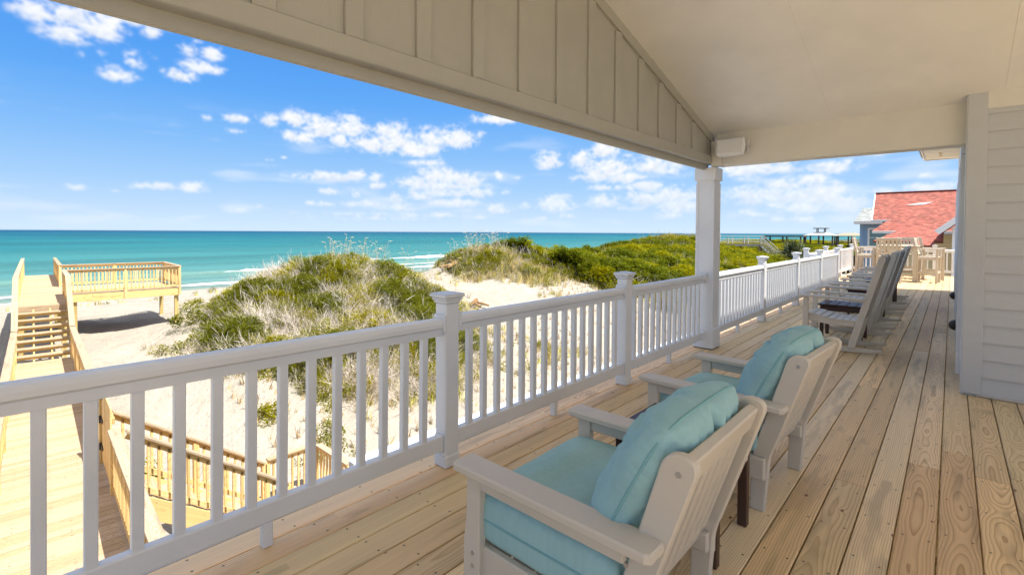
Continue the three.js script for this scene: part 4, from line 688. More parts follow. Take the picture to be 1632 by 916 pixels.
copyOf(bc0, 'tall bar chair seen from behind at the near end of the bar table', [-1.33, 0, -17.62], Math.PI / 2 * -1 + Math.PI * 0 + 0);
copyOf(bc0, 'tall bar chair on the house side of the bar table, nearest the rocking chairs', [-0.5, 0, -18.45], 0.1);
copyOf(bc0, 'tall bar chair on the house side of the bar table, closest to the house corner', [-0.42, 0, -19.7], -0.06);
copyOf(bc0, 'tall bar chair at the far end of the bar table', [-1.1, 0, -20.65], Math.PI / 2);
copyOf(bc0, 'second tall bar chair along the railing, nearer the end railing', [-2.0, 0, -19.75], Math.PI);

// ---------------------------------------------------------------- plants of the dunes
const V6 = rng(606);
function leafCloud(n, r, len, wid, flat = 0.8, up = 0.25, tones = [0.65, 1.15]) {   // many small pointed leaves through a rounded volume
  const Pp = [], N = [], C = [], v = new THREE.Vector3(), a = new THREE.Vector3(), b = new THREE.Vector3(), nn = new THREE.Vector3();
  for (let i = 0; i < n; i++) {
    v.set(V6() * 2 - 1, V6() * 2 - 1, V6() * 2 - 1); if (v.lengthSq() > 1) { i--; continue; }
    v.multiplyScalar(r * Math.pow(v.length() + 0.05, -0.25)); v.y *= flat;
    a.set(V6() * 2 - 1, V6() * 1.6 - 0.8 + up, V6() * 2 - 1).addScaledVector(v, 0.8 / r).normalize(); b.set(V6() * 2 - 1, V6() * 2 - 1, V6() * 2 - 1).cross(a).normalize(); nn.crossVectors(a, b); nn.set(V6() * 2.4 - 1.2, 0.8, V6() * 2.4 - 1.2).addScaledVector(v, 0.9 / r).normalize(); if (nn.y < 0.15) nn.y = 0.15; nn.normalize(); a.set(V6() * 2 - 1, V6() - 0.5, V6() * 2 - 1).cross(nn).normalize(); b.crossVectors(nn, a);
    const l = len * (0.7 + 0.6 * V6()), w = wid * (0.7 + 0.6 * V6()), t = mix(tones[0], tones[1], V6()), y = 0.9 + 0.2 * V6();
    const p0 = v.clone(), p1 = v.clone().addScaledVector(a, l * 0.5).addScaledVector(b, w / 2), p2 = v.clone().addScaledVector(a, l).addScaledVector(nn, -l * 0.12), p3 = v.clone().addScaledVector(a, l * 0.5).addScaledVector(b, -w / 2);
    for (const q of [p0, p1, p2, p0, p2, p3]) { Pp.push(q.x, q.y, q.z); N.push(nn.x, nn.y, nn.z); C.push(t * y, t, t * 0.9); }
  }
  const g = new THREE.BufferGeometry(); g.setAttribute('position', new THREE.Float32BufferAttribute(Pp, 3)); g.setAttribute('normal', new THREE.Float32BufferAttribute(N, 3)); g.setAttribute('color', new THREE.Float32BufferAttribute(C, 3)); return g;
}
function twigs(n, h, spread, r0, side = 2) {                              // bare branching twigs from one foot
  const Pp = [], N = [];
  const seg = (A, B, ra, rb) => { const d = B.clone().sub(A).normalize(), s = new THREE.Vector3(0.3, 0.1, 0.9).cross(d).normalize(), u = new THREE.Vector3().crossVectors(d, s), ring = (p, r, k) => p.clone().addScaledVector(s, r * Math.cos(k * 2.094)).addScaledVector(u, r * Math.sin(k * 2.094)); for (let k = 0; k < 3; k++) { const q = [ring(A, ra, k), ring(A, ra, k + 1), ring(B, rb, k + 1), ring(B, rb, k)], m = s.clone().multiplyScalar(Math.cos((k + 0.5) * 2.094)).addScaledVector(u, Math.sin((k + 0.5) * 2.094)); for (const i of [0, 1, 2, 0, 2, 3]) { Pp.push(q[i].x, q[i].y, q[i].z); N.push(m.x, m.y, m.z); } } };
  const grow = (A, dir, len, r, depth) => { let p = A.clone(), d = dir.clone(); for (let i = 0; i < 3; i++) { d.add(new THREE.Vector3(V6() - 0.5, (V6() - 0.4) * 0.6, V6() - 0.5).multiplyScalar(0.55)).normalize(); const q = p.clone().addScaledVector(d, len / 3); seg(p, q, r * (1 - i / 4), r * (1 - (i + 1) / 4)); if (depth > 0) for (let k = 0; k < side; k++) grow(q, d.clone().add(new THREE.Vector3(V6() - 0.5, V6() - 0.3, V6() - 0.5).multiplyScalar(1.5)).normalize(), len * 0.42, r * 0.55, depth - 1); p = q; } };
  for (let i = 0; i < n; i++) { const a = V6() * 6.28, s = Math.sqrt(V6()); grow(new THREE.Vector3(Math.cos(a) * s * spread * 0.3, -0.05, Math.sin(a) * s * spread * 0.3), new THREE.Vector3(Math.cos(a) * s * spread, h, Math.sin(a) * s * spread).normalize(), h * (0.7 + 0.5 * V6()), r0, 1); }
  const g = new THREE.BufferGeometry(); g.setAttribute('position', new THREE.Float32BufferAttribute(Pp, 3)); g.setAttribute('normal', new THREE.Float32BufferAttribute(N, 3)); return g;
}
function tuft(n, h, lean, wid, spread = 0.06) {                           // grass: bent tapering blades
  const Pp = [], N = [], C = [];
  for (let i = 0; i < n; i++) {
    const a = V6() * 6.28, l = h * (0.55 + 0.6 * V6()), k = lean * (0.3 + V6()), ox = (V6() - 0.5) * spread * 2, oz = (V6() - 0.5) * spread * 2, cx = Math.cos(a), cz = Math.sin(a), t = 0.7 + 0.5 * V6(); let prev = null;
    for (let s = 0; s <= 3; s++) { const q = s / 3, w = wid * (1 - q * 0.92) / 2, x = ox + cx * l * k * q * q, y = -0.02 + l * q * (1 - 0.25 * k * q), z = oz + cz * l * k * q * q, cur = [[x - cz * w, y, z + cx * w], [x + cz * w, y, z - cx * w]]; if (prev) for (const p of [prev[0], prev[1], cur[1], prev[0], cur[1], cur[0]]) { Pp.push(...p); N.push(cx * 0.8, 0.6, cz * 0.8); C.push(t * (1 + 0.15 * q), t, t * 0.95); } prev = cur; }
  }
  const g = new THREE.BufferGeometry(); g.setAttribute('position', new THREE.Float32BufferAttribute(Pp, 3)); g.setAttribute('normal', new THREE.Float32BufferAttribute(N, 3)); g.setAttribute('color', new THREE.Float32BufferAttribute(C, 3)); return g;
}
const leafMat = new THREE.MeshPhysicalMaterial({ color: 0xffffff, vertexColors: true, roughness: 0.65, transmission: 0.6, thickness: 0, side: THREE.DoubleSide, specularIntensity: 0.3 });
const grassMat = std({ color: 0xffffff, vertexColors: true, roughness: 0.85, side: THREE.DoubleSide }), twigMat = std({ color: 0xffffff, roughness: 0.9 });
function instances(name, geo, mat, list, parent) {                       // list: [x, y, z, scale, turn, [r, g, b], sy, tilt]
  const m = new THREE.InstancedMesh(geo, mat, list.length), q = new THREE.Quaternion(), e = new THREE.Euler(), M4 = new THREE.Matrix4(), c = new THREE.Color();
  list.forEach(([x, y, z, s, t, col, sy, tilt], i) => { e.set((tilt ?? 0) * Math.sin(i * 7.1), t, (tilt ?? 0) * Math.cos(i * 5.3)); M4.compose(new THREE.Vector3(x, y, z), q.setFromEuler(e), new THREE.Vector3(s, s * (sy ?? 1), s)); m.setMatrixAt(i, M4); m.setColorAt(i, c.setRGB(...col)); });
  m.name = numbered(name); m.castShadow = m.receiveShadow = true; m.userData.kind = 'stuff'; parent.add(m); return m;
}
function stuffGroup(name, label, category) { const o = new THREE.Group(); o.name = numbered(name); o.userData = { label, category, kind: 'stuff' }; scene.add(o); return o; }
const GREEN = [0.72, 0.78, 0.06], LIME = [0.94, 0.92, 0.05], OLIVE = [0.64, 0.67, 0.14], DEEP = [0.36, 0.45, 0.07], GREY = [0.82, 0.74, 0.66], STRAW = [0.50, 0.41, 0.20], BROWN = [0.22, 0.15, 0.09];
const tint = (a, b, t, k = 1) => a.map((q, i) => mix(q, b[i], t) * k);
const lc = [0, 1, 2].map(() => leafCloud(54, 0.21, 0.09, 0.04)), lcBig = [0, 1].map(() => leafCloud(90, 0.36, 0.13, 0.06)), tw = [0, 1, 2].map(() => twigs(6, 0.62, 0.75, 0.007)), gr = [0, 1].map(() => tuft(22, 0.46, 0.7, 0.012, 0.1)), grFar = tuft(20, 0.62, 0.7, 0.03, 0.2);
const inBoard = (x, z) => { const zr = -1.25 - 0.0525 * (-8.5 - x); return (z > zr - 0.3 && z < zr + 1.6 && x > -38.5) || (x < -24.6 && x > -30 && z < zr && z > -6.6); };
function scrub(x0, x1, z0, z1, per, far, name, label, cat, mood) {
  const g = stuffGroup(name, label, cat), L = [[], [], []], T = [[], [], []], G = [[], []], n = Math.round((x1 - x0) * (z1 - z0) * per);
  for (let i = 0; i < n; i++) {
    const x = mix(x0, x1, V6()), z = mix(z0, z1, V6()); if (inBoard(x, z)) continue;
    const d = scrubAt(x, z); if (V6() > smooth(0.02, 0.42, d)) continue;
    const y = groundY(x, z), m = mood(x, z, d), r = V6(), hgt = m.h * smooth(0, 0.45, d) * (0.75 + 0.5 * fbm(x * 0.9 + 3, z * 0.9, 2));
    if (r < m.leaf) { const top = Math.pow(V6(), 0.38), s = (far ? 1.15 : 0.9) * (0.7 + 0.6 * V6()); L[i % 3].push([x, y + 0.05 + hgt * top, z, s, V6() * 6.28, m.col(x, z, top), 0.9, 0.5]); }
    else if (r < m.leaf + m.twig) T[i % 3].push([x, y, z, (0.6 + 0.6 * V6()) * (0.45 + 1.0 * hgt), V6() * 6.28, tint(GREY, BROWN, V6() * 0.4, 0.8 + 0.4 * V6()), 1, 0.25]);
    else G[i % 2].push([x, y, z, 0.6 + 0.6 * V6(), V6() * 6.28, tint(STRAW, m.grass ?? GREEN, V6() * 0.9, 0.8 + 0.4 * V6()), 1, 0.2]);
  }
  const lg = far ? [lcBig[0], lcBig[1], lcBig[0]] : lc;
  L.forEach((l, i) => l.length && instances('leaves', lg[i], leafMat, l, g)); T.forEach((l, i) => l.length && instances('twigs', tw[i], twigMat, l, g)); G.forEach((l, i) => l.length && instances('grass', far ? grFar : gr[i], grassMat, l, g));
}
const patch = (x, z, s, o) => fbm(x * s + o, z * s + o * 1.7, 3);
function shrubCell(x, z, size) {                                            // which shrub a spot belongs to, and how far from its middle
  const X = x / size, Z = z / size, xi = Math.floor(X), zi = Math.floor(Z); let d = 9, id = 0, sz = 1;
  for (let a = -1; a <= 1; a++) for (let b = -1; b <= 1; b++) { const cx = xi + a, cz = zi + b, px = cx + 0.15 + 0.7 * hash2(cx, cz), pz = cz + 0.15 + 0.7 * hash2(cx + 91, cz + 7), q = 0.65 + 0.55 * hash2(cx + 33, cz + 55), e = Math.hypot(X - px, Z - pz) / q; if (e < d) { d = e; id = hash2(cx + 5, cz + 71); sz = q; } }
  return { dome: Math.sqrt(clamp(1 - d * d * 1.5)), id, sz };
}
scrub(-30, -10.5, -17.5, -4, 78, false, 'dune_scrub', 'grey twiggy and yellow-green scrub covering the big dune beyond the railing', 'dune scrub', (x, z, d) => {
  const c = shrubCell(x, z, 1.35), crest = smooth(-1.0, -0.2, groundY(x, z)), p = patch(x, z, 0.3, 11), bare = smooth(0.3, 0.46, patch(x, z, 0.5, 40)) * smooth(-12.2, -14.2, z);
  const kind = clamp(c.id + 0.9 * (p - 0.5) + 0.25 * smooth(-8, -5, z) - 0.25 * crest), leafy = smooth(0.42, 0.58, kind), bright = smooth(0.5, 0.9, hash2(c.id * 1e5, 3));
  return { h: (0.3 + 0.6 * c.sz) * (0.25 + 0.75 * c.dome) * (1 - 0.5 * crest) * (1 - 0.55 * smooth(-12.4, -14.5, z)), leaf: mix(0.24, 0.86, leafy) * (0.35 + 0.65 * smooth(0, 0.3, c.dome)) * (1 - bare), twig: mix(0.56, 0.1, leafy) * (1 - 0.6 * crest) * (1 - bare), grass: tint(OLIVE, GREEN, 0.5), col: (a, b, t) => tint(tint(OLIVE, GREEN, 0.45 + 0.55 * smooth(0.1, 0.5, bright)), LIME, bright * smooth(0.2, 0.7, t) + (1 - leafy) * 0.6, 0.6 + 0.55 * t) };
});
scrub(-29, -13, -28, -17.5, 56, false, 'dune_grass', 'green grass and scrub over the second dune with a bare sandy face', 'dune grass', (x, z, d) => {
  const c = shrubCell(x, z, 1.2), right = smooth(-22.5, -25.5, z), face = smooth(-20.4, -18.8, x) * smooth(-24, -22, z), leafy = smooth(0.5, 0.6, c.id + 0.25 * right);
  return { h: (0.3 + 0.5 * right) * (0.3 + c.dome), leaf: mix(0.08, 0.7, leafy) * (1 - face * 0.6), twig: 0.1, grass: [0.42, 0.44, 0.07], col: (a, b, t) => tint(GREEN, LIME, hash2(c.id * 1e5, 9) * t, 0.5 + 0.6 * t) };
});
scrub(-34, -8, -41, -24.5, 34, true, 'coastal_thicket', 'bright green coastal thicket behind the railing beside the porch column', 'thicket', (x, z, d) => {
  const c = shrubCell(x, z, 2.3), grey = c.id > 0.8 ? 1 : 0, k = hash2(c.id * 1e5, 4);
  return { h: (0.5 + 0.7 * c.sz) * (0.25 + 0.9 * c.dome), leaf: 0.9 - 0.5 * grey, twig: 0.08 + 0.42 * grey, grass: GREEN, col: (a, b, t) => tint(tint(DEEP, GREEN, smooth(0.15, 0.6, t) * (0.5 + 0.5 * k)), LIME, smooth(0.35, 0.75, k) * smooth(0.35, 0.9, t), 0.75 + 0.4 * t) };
});
scrub(-40, -5, -128, -41, 11, true, 'far_thicket', 'green scrub covering the dunes in the distance towards the houses', 'thicket', (x, z, d) => {
  const c = shrubCell(x, z, 3.6), grey = c.id > 0.84 ? 1 : 0, k = hash2(c.id * 1e5, 4), dry = smooth(-22, -26, x) * smooth(-50, -56, z) * smooth(-75, -68, z);
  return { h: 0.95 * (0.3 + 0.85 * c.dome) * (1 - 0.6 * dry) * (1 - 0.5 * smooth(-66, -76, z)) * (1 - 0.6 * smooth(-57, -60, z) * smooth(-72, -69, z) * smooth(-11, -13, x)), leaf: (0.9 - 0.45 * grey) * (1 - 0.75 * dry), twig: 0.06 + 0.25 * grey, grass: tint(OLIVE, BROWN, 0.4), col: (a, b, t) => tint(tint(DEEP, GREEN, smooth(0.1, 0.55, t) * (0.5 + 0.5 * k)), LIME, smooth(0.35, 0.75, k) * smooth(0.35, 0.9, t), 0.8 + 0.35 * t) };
});
scrub(-38, -15, 1.6, 16, 16, false, 'beach_scrub', 'low green scrub on the sand past the boardwalk stairs', 'dune scrub', (x, z, d) => ({ h: 0.6, leaf: 0.55, twig: 0.25, grass: OLIVE, col: (a, b, t) => tint(OLIVE, GREEN, patch(a, b, 1, 4) * 1.4, 0.6 + 0.5 * t) }));
scrub(-46, -39, -60, 15, 5, false, 'fore_dune_grass', 'thin line of green grass along the top of the open beach', 'dune grass', (x, z, d) => ({ h: 0.3, leaf: 0.25, twig: 0.02, grass: GREEN, col: (a, b, t) => tint(OLIVE, GREEN, 0.6, 0.8) }));
{
  // young beach grass planted in rows down the sandy slope
  const g = stuffGroup('planted_grass', 'rows of straw coloured grass sprigs planted in the sand slope behind the railing', 'beach grass'), A = [[], []], sp = [0, 1].map(() => tuft(9, 0.30, 0.55, 0.016, 0.045));
  for (let a = -17; a < -4; a += 0.42) for (let b = -27; b < -4.6; b += 0.42) { const x = a + (V6() - 0.5) * 0.16, z = b + (V6() - 0.5) * 0.16, d = scrubAt(x, z); if (d > 0.25 || V6() < 0.12 || (x < -14 && z < -13.5 && z > -20) || (x > -10.6 && z > -6)) continue; A[V6() < 0.5 ? 0 : 1].push([x, groundY(x, z), z, 0.7 + 0.6 * V6(), V6() * 6.28, tint([0.60, 0.45, 0.25], [0.42, 0.34, 0.15], V6(), 0.8 + 0.4 * V6()), 1, 0.2]); }
  A.forEach((l, i) => instances('sprigs', sp[i], grassMat, l, g));
}
{
  // sea oats standing above the crests
  const stalk = (() => { const l = []; for (let i = 0; i < 3; i++) { const a = V6() * 6.28, h = 0.9 + 0.5 * V6(), p = [[0, 0, 0], [0.03 * Math.cos(a), h * 0.5, 0.03 * Math.sin(a)], [0.14 * Math.cos(a), h, 0.14 * Math.sin(a)], [0.3 * Math.cos(a), h * 1.02, 0.3 * Math.sin(a)]].map((q) => new THREE.Vector3(q[0] + i * 0.05, q[1], q[2])); l.push(new THREE.TubeGeometry(new THREE.CatmullRomCurve3(p.slice(0, 3)), 6, 0.0045, 3), new THREE.TubeGeometry(new THREE.CatmullRomCurve3(p.slice(2)), 4, 0.011, 4)); } return merged(l.map((q) => { q = plain(q); return q; })); })();
  const g = stuffGroup('sea_oats', 'tall pale sea oat stalks standing against the water on the dune crests', 'sea oats'), L = [];
  const mat = std({ color: 0xffffff, roughness: 0.9 });
  for (const [cx, cz, rx, rz, n] of [[-22.3, -12.9, 1.6, 2.0, 30], [-22, -21.2, 1.6, 2.2, 38], [-21, -16, 2.5, 2.5, 8], [-27, -60, 6, 6, 20]]) for (let i = 0; i < n; i++) { const a = V6() * 6.28, r = Math.sqrt(V6()), x = cx + rx * r * Math.cos(a), z = cz + rz * r * Math.sin(a); L.push([x, groundY(x, z) - 0.03, z, 0.7 + 0.45 * V6(), V6() * 6.28, tint([0.62, 0.52, 0.30], GREY, V6() * 0.6), 1, 0.12]); }
  instances('stalks', stalk, mat, L, g);
}
// single plants that stand out
function bush(name, label, category, x, z, rx, h, n, col, twiggy = 4, group) {
  const t = thing(name, label, category, [x, groundY(x, z), z], V6() * 6, group), gs = [];
  const m = leafMat.clone(); m.color = lin(...col);
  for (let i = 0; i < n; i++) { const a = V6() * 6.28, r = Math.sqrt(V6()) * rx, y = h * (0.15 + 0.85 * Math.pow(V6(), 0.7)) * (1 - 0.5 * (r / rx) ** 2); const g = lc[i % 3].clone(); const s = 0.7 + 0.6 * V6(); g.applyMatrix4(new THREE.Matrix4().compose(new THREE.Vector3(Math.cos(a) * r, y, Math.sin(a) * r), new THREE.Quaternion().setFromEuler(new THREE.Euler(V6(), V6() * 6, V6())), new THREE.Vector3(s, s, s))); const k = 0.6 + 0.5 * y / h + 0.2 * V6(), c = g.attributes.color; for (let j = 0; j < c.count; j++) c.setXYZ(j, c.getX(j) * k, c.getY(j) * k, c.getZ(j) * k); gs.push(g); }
  part('foliage', mergeGeometries(gs), m, t);
  const tg = []; for (let i = 0; i < twiggy; i++) { const g = tw[i % 3].clone(); const s = h * 1.25; g.applyMatrix4(new THREE.Matrix4().compose(new THREE.Vector3((V6() - 0.5) * rx, 0, (V6() - 0.5) * rx), new THREE.Quaternion().setFromEuler(new THREE.Euler(0, V6() * 6, 0)), new THREE.Vector3(s, s, s))); tg.push(g); }
  if (tg.length) { const o = part('stems', mergeGeometries(tg), std({ color: lin(0.34, 0.27, 0.2), roughness: 0.9 }), t); o.userData.kind = 'stuff'; }
  return t;
}
bush('green_bush', 'bright lime green bush low on the big dune behind the balusters', 'bush', -14.6, -6.75, 0.75, 0.7, 26, LIME, 3);
bush('green_bush', 'leafy green bush at the foot of the big dune beside the beach platform', 'bush', -22.6, -6.0, 0.9, 0.95, 34, GREEN, 5);
bush('green_bush', 'small yellow-green bush on bare sand below the big dune', 'bush', -13.2, -5.1, 0.4, 0.42, 10, LIME, 2);
bush('green_bush', 'round dark green bush on the slope of the second dune', 'bush', -18.3, -21.5, 0.6, 0.5, 16, GREEN, 2);
bush('seedling', 'little green plant on the sand beside the head of the garden stairs', 'plant', -12.4, -2.3, 0.22, 0.5, 4, GREEN, 1);
bush('silver_bush', 'pale silver green bush at the edge of the thicket above the railing', 'bush', -16.6, -25.0, 0.6, 0.55, 16, [0.30, 0.36, 0.24], 3);
bush('bare_bush', 'bushy grey shrub in front of the bright green thicket', 'bush', -17.4, -27.2, 1.2, 1.2, 10, OLIVE, 16);
{
  // spiky palm-like shrub near the far gazebo
  const x = -13.2, z = -62, t = thing('spiky_shrub', 'dark spiky shrub standing before the far gazebo', 'shrub', [x, groundY(x, z), z]);
  const gs = []; for (let i = 0; i < 26; i++) { const g = tuft(26, 1.3, 0.8, 0.07, 0.2); g.rotateX((V6() - 0.5) * 1.6).rotateZ((V6() - 0.5) * 1.6).translate((V6() - 0.5) * 2.0, 0.6 + V6() * 1.3, (V6() - 0.5) * 2.0); gs.push(g); }
  const m = grassMat.clone(); m.color = lin(0.10, 0.14, 0.06); part('fronds', mergeGeometries(gs), m, t); part('stems', tw[0].clone().scale(3, 3, 3), std({ color: lin(0.3, 0.24, 0.18), roughness: 0.9 }), t);
}
function driftwood(label, x, z, pieces, seed, size) {
  const r = rng(seed), y = groundY(x, z), t = thing('driftwood', label, 'driftwood', [x, y, z]), m = std({ color: lin(0.42, 0.32, 0.22), roughness: 0.9, map: pineMap });
  for (let i = 0; i < pieces; i++) { const a = r() * 6.28, l = size * (0.5 + 0.8 * r()), p = [0, 0.33, 0.66, 1].map((q) => new THREE.Vector3(Math.cos(a) * (q - 0.4) * l + (r() - 0.5) * 0.25, 0.05 + 0.35 * size * Math.sin(q * 3) * r() + 0.06 * r(), Math.sin(a) * (q - 0.4) * l + (r() - 0.5) * 0.25)); part('branch', new THREE.TubeGeometry(new THREE.CatmullRomCurve3(p), 10, 0.035 + 0.035 * r(), 7), m, t); }
}
driftwood('tangle of bleached driftwood roots on the sandy saddle between the dunes', -21.9, -18.9, 8, 5, 1.2);
driftwood('brown driftwood pieces lying on the sand slope behind the railing', -16.0, -15.2, 4, 9, 0.75);

// ---------------------------------------------------------------- neighbours down the beach
const F = {
  grey: std({ color: lin(0.34, 0.33, 0.31), roughness: 0.85, map: pineMap }), pale: std({ color: lin(0.62, 0.61, 0.58), roughness: 0.8 }), white: std({ color: lin(0.8, 0.8, 0.79), roughness: 0.6 }),
  blue: std({ color: lin(0.24, 0.38, 0.56), roughness: 0.6 }), butter: std({ color: lin(0.72, 0.62, 0.36), roughness: 0.6 }), tan2: std({ color: lin(0.40, 0.39, 0.37), roughness: 0.9 }), tan: std({ color: lin(0.36, 0.30, 0.21), roughness: 0.9 }), glass: std({ color: lin(0.12, 0.24, 0.26), roughness: 0.1 }), post: std({ color: lin(0.11, 0.09, 0.08), roughness: 0.9 }),
};
function shingles(r, g, b, seed) {
  const W = 512, H = 512, t = noiseTexture(W, H, (x, y) => { const row = Math.floor(y / 16), sx = Math.floor((x + (row % 2) * 16 + row * 7) / 32), k = 0.80 + 0.34 * hash2(sx + seed, row), e = (y % 16) < 2 ? 0.72 : 1, n = 0.9 + 0.2 * hash2(x, y); return [r * k * e * n, g * k * e * n * (0.94 + 0.12 * hash2(sx, row + 99)), b * k * e * n * (0.94 + 0.12 * hash2(sx, row + 99))]; }, true);
  return std({ color: 0xffffff, map: withRepeat(t, 1 / 4, 1 / 4), roughness: 0.9 });
}
F.red = shingles(0.64, 0.365, 0.31, 3); F.slate = shingles(0.60, 0.61, 0.60, 9);
// a flat roof plane through points, with thickness; uv along and up the slope
function plane(points, thick = 0.12) {
  const p = points.map((q) => new THREE.Vector3(...q)), n = new THREE.Vector3().crossVectors(p[1].clone().sub(p[0]), p[2].clone().sub(p[0])).normalize(); if (n.y < 0) n.negate();
  const h = new THREE.Vector3(0, 1, 0).cross(n).normalize(); if (h.lengthSq() < 0.1) h.set(1, 0, 0); const u = new THREE.Vector3().crossVectors(n, h);
  const s = new THREE.Shape(p.map((q) => { const d = q.clone().sub(p[0]); return new THREE.Vector2(d.dot(h), d.dot(u)); })), g = new THREE.ExtrudeGeometry(s, { depth: thick, bevelEnabled: false });
  g.applyMatrix4(new THREE.Matrix4().makeBasis(h, u, n).setPosition(p[0].clone().addScaledVector(n, -thick)));
  return setUV(plain(g), (x, y, z) => { const d = new THREE.Vector3(x, y, z).sub(p[0]); return [d.dot(h), d.dot(u)]; });
}
function windowPart(parent, x, y, z, w, h, ry = 0) { const f = part('window', merged([cbox(w + 0.3, 0.16, 0.1, 0.01).translate(0, h / 2 + 0.08, 0), cbox(w + 0.3, 0.16, 0.1, 0.01).translate(0, -h / 2 - 0.08, 0), cbox(0.15, h, 0.1, 0.01).translate(w / 2 + 0.075, 0, 0), cbox(0.15, h, 0.1, 0.01).translate(-w / 2 - 0.075, 0, 0), cbox(w, 0.05, 0.06, 0.005)]), F.white, parent, [x, y, z], [0, ry, 0]); part('pane', box(w, h, 0.03, 0.004), F.glass, f); }
{
  const h = thing('blue_house', 'blue beach house with grey roof, half hidden by the red roof', 'house', [0.55, 0.1, 0]);
  // walls run down to the sand
  part('wall', boxUV(cbox(7, 8, 8, 0.02).translate(-3.9, -1.55, -64)), F.blue, h);
  for (let i = 0; i < 14; i++) part('clapboard', boxUV(cbox(7.06, 0.05, 0.03, 0.004).translate(-3.9, -1.2 + i * 0.28, -59.985)), F.blue, h);
  part('corner_board', boxUV(cbox(0.3, 8, 0.3, 0.02).translate(-7.33, -1.56, -60.1)), F.blue, h);
  part('roof', plane([[-7.9, 2.55, -59.2], [0.2, 2.55, -59.2], [0.2, 4.05, -63], [-7.6, 4.05, -63]]), F.slate, h); part('roof', plane([[-7.9, 2.55, -68.8], [0.2, 2.55, -68.8], [0.2, 4.05, -63], [-7.6, 4.05, -63]]), F.slate, h); part('roof', plane([[-7.9, 2.55, -59.2], [-7.6, 4.05, -63], [-7.9, 2.55, -68.8]]), F.slate, h);
  part('fascia', boxUV(cbox(8.1, 0.28, 0.1, 0.01).translate(-3.85, 2.45, -59.16)), F.white, h); part('eave_board', boxUV(cbox(8, 0.06, 0.8, 0.01).translate(-3.85, 2.33, -59.55)), F.white, h);
  windowPart(h, -6.0, 0.95, -59.95, 1.35, 1.6);
  part('porch_roof', plane([[-5.6, -0.3, -58.6], [-3, -0.3, -58.6], [-3, 0.35, -59.9], [-5.0, 0.35, -59.9]], 0.1), F.slate, h);
}
{
  const h = thing('red_roofed_house', 'pale yellow house under a large weathered red shingle roof', 'house');
  const zr = -51, yr = 4.82, ye = 1.62, ze = -45.2, s = (yr - ye) / (ze - zr), at = (y) => zr + (yr - y) / s;
  part('roof', plane([[-4.85, yr, zr], [5, yr, zr], [5, ye, ze], [-4.5, ye, ze], [-3.6, 2.52, at(2.52)], [-4.65, 2.52, at(2.52)]]), F.red, h);
  part('roof', plane([[-4.85, yr, zr], [5, yr, zr], [5, 1.6, -57], [-4.65, 1.6, -57]]), F.red, h);
  part('ridge_cap', boxUV(cbox(9.85, 0.08, 0.3, 0.02).translate(0.08, yr + 0.03, zr)), F.red, h);
  part('repair_patch', plane([[-2.75, 3.66, at(3.66) + 0.02], [-1.7, 3.66, at(3.66) + 0.02], [-1.1, 3.86, at(3.86) + 0.02], [-1.9, 3.80, at(3.80) + 0.02]].map(([x, y, z]) => [x, y + 0.03, z + 0.02]), 0.03), F.pale, h);
  part('fascia', boxUV(cbox(1.3, 0.16, 0.1, 0.01).translate(-4.1, 2.42, at(2.52) + 0.02)), F.white, h); part('fascia', boxUV(cbox(9.5, 0.18, 0.1, 0.01).translate(0.28, ye - 0.08, ze + 0.04)), F.white, h);
  part('rake_board', boxUV(bar([-4.66, 2.44, at(2.52)], [-4.87, yr - 0.08, zr], 0.08, 0.16)), F.white, h);
  part('wall', boxUV(cbox(8.6, 7, 10, 0.02).translate(0.6, -2.1, -50.9)), F.butter, h);
  for (let i = 0; i < 8; i++) part('clapboard', boxUV(cbox(8.64, 0.05, 0.03, 0.004).translate(0.6, -0.9 + i * 0.28, -45.885)), F.butter, h);
  // the nearer wing with its gable towards the porch
  const wing = new THREE.Group(); wing.name = 'wing'; wing.position.set(0.85, 0.62, 0); h.add(wing);
  part('wing_wall', boxUV(cbox(5, 6, 8, 0.02).translate(1.72, -2.0, -36.5)), F.butter, wing);
  part('wing_gable', boxUV(slab([[-0.78, 0.9], [4.2, 0.9], [4.2, 1.0], [1.7, 3.6], [-0.78, 1.0]], 0.1, 0.01).translate(0, 0, -32.48)), F.butter, wing);
  part('wing_roof', plane([[-1.4, 0.95, -31.9], [1.7, 3.75, -31.9], [1.7, 3.75, -44.5], [-1.4, 0.95, -44.5]]), F.red, wing); part('wing_roof', plane([[4.8, 0.95, -31.9], [1.7, 3.75, -31.9], [1.7, 3.75, -44.5], [4.8, 0.95, -44.5]]), F.red, wing);
  part('rake_board', boxUV(bar([-1.42, 0.86, -31.86], [1.72, 3.68, -31.86], 0.1, 0.26)), F.white, wing);
  part('frieze', boxUV(cbox(0.5, 3, 0.12, 0.01).translate(-0.6, -0.35, -32.44)), F.white, wing);
  for (let i = 0; i < 5; i++) part('batten', boxUV(cbox(0.07, 2.6, 0.05, 0.006).translate(-0.2 + i * 0.4, 0.45, -32.4)), F.white, wing);
  for (const y of [-0.35, 0.75]) part('trim', boxUV(cbox(4.6, 0.14, 0.06, 0.008).translate(1.7, y, -32.385)), F.white, wing);
  part('lower_roof', plane([[-3.9, 0.95, -40], [-0.4, 0.95, -40], [-0.4, 1.85, -42.5], [-2.4, 1.85, -42.5]]), F.red, h);
  part('lower_roof', plane([[-1.9, 0.75, -37.5], [-0.78, 0.75, -37.5], [-0.78, 1.5, -39.9], [-1.5, 1.5, -39.9]]), F.red, h);
}
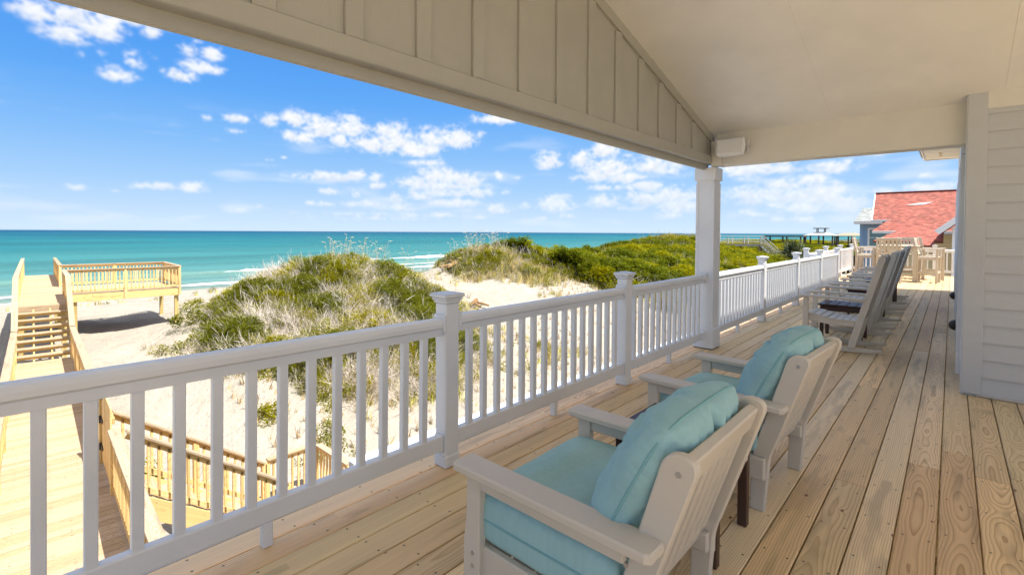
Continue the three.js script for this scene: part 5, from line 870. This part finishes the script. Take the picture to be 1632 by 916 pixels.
// grey boardwalk with a bench deck, stairs and landing
function greyRail(p, a, b, H = 0.95, bal = true) {
  const L = Math.hypot(b[0] - a[0], b[1] - a[1], b[2] - a[2]), n = Math.max(1, Math.round(L / 2)), at = (t, y) => [mix(a[0], b[0], t), mix(a[1], b[1], t) + y, mix(a[2], b[2], t)];
  for (let i = 0; i <= n; i++) { const q = at(i / n, H / 2); part('post', box(0.1, H, 0.1, 0.01), F.pale, p, q); }
  for (const y of [H, H * 0.62, H * 0.3]) part('rail', boxUV(bar(at(0, y), at(1, y), y === H ? 0.14 : 0.05, 0.07)), F.pale, p);
}
{
  const t = thing('grey_boardwalk', 'weathered grey boardwalk with bench deck and steps over the far dunes', 'boardwalk'), Y = 0.12, gp = (x, z, y) => { const g = groundY(x, z) - 0.3; if (y > g) part('support_post', box(0.16, y - g, 0.16, 0.01), F.grey, t, [x, (y + g) / 2, z]); };
  const deckAt = (a, b, w, y0, y1) => { const l = Math.hypot(b[0] - a[0], b[1] - a[1]), n = Math.round(l / 0.3), ang = Math.atan2(-(b[1] - a[1]), b[0] - a[0]), g = box(0.27, 0.05, w, 0.006); for (let i = 0; i < n; i++) { const q = (i + 0.5) / n; part('deck_board', g, F.grey, t, [mix(a[0], b[0], q), mix(y0, y1, q), mix(a[1], b[1], q)], [0, ang, 0]); } part('stringer', boxUV(bar([a[0], y0 - 0.15, a[1] + w / 2], [b[0], y1 - 0.15, b[1] + w / 2], 0.08, 0.24)), F.pale, t); };
  const a = [-22, -61.8], b = [-17.4, -65.2], c = [-16.1, -66.4], d = [-14.2, -67.6];
  deckAt([-24.5, -60], a, 3.2, Y, Y); deckAt(a, b, 1.5, Y, Y); deckAt(b, [-15.9, -66.4], 1.5, Y, -1.7); deckAt([-15.9, -66.4], [-13.9, -67.9], 1.6, -1.75, -1.75); deckAt([-13.9, -67.9], [-12.8, -68.8], 1.5, -1.8, -2.9);
  for (const o of [0.8, -0.8]) { greyRail(t, [a[0], Y, a[1] + o], [b[0], Y, b[1] + o]); greyRail(t, [b[0], Y, b[1] + o], [-15.9, -1.7, -66.4 + o]); greyRail(t, [-15.9, -1.75, -66.4 + o], [-13.9, -1.75, -67.9 + o]); greyRail(t, [-13.9, -1.8, -67.9 + o], [-12.8, -2.9, -68.8 + o]); }
  for (const [p, q] of [[[-24.5, Y, -58.4], [-21.8, Y, -60.2]], [[-24.5, Y, -61.7], [-21.9, Y, -63.5]], [[-24.5, Y, -58.4], [-24.5, Y, -61.7]]]) { greyRail(t, p, q, 1.15); part('lattice', boxUV(bar([p[0], p[1] + 0.65, p[2]], [q[0], q[1] + 0.65, q[2]], 0.05, 0.9)), F.pale, t); }
  for (const [x, z] of [[-24.4, -58.5], [-22, -60.3], [-24.4, -61.6], [-22, -63], [-19.5, -63.8], [-17.5, -65.2], [-16, -66.4], [-14, -67.9], [-17.5, -64.4]]) gp(x, z, Y - 0.1 - (x > -16.5 ? 1.6 : 0));
}
function roofed(name, label, cat, x, z, w, d, h, y0, roofH, mat, top) {
  const t = thing(name, label, cat, [x, y0, z]);
  for (const sx of [-1, 0, 1]) for (const sz of [-1, 1]) part('post', box(0.2, h + 2, 0.2, 0.01), F.post, t, [sx * w / 2 * 0.86, h / 2 - 1, sz * d / 2 * 0.86]);
  part('floor', box(w, 0.2, d, 0.02), F.grey, t, [0, 0, 0]);
  for (const sz of [-1, 1]) part('rail', box(w * 0.86, 0.1, 0.08, 0.01), F.post, t, [0, 0.9, sz * d / 2 * 0.86]);
  const W = w / 2, D = d / 2, r = roofH ? 0.3 : 1;
  if (roofH) { part('roof', plane([[-W, h, D], [W, h, D], [W * r, h + roofH, D * r], [-W * r, h + roofH, D * r]], 0.08), mat, t); part('roof', plane([[-W, h, -D], [W, h, -D], [W * r, h + roofH, -D * r], [-W * r, h + roofH, -D * r]], 0.08), mat, t); for (const s of [-1, 1]) part('roof', plane([[s * W, h, D], [s * W, h, -D], [s * W * r, h + roofH, -D * r], [s * W * r, h + roofH, D * r]], 0.08), mat, t); }
  else part('roof', box(w, 0.22, d, 0.02), mat, t, [0, h + 0.1, 0]);
  if (top) { for (const sx of [-1, 1]) for (const sz of [-1, 1]) part('cupola_post', box(0.12, 0.7, 0.12, 0.01), F.post, t, [sx * W * r * 0.8, h + roofH + 0.3, sz * D * r * 0.8]); part('cupola_roof', box(W * r * 3, 0.14, D * r * 3, 0.02), F.post, t, [0, h + roofH + 0.62, 0]); }
  return t;
}
roofed('gazebo', 'white roofed gazebo with a small cupola far down the beach', 'gazebo', -16.1, -94, 4.4, 4.4, 2.3, -1.15, 0.55, F.tan2, true);
roofed('beach_shelter', 'long dark flat shelter on posts beside the far gazebo', 'shelter', -20.8, -91, 6.0, 3.0, 2.0, -1.1, 0, F.post, false);
roofed('beach_pavilion', 'tan roofed pavilion on the sand between gazebo and blue house', 'pavilion', -13.3, -103, 4.6, 4.0, 2.1, -1.0, 0.5, F.tan, false);

renderer.render(scene, camera);
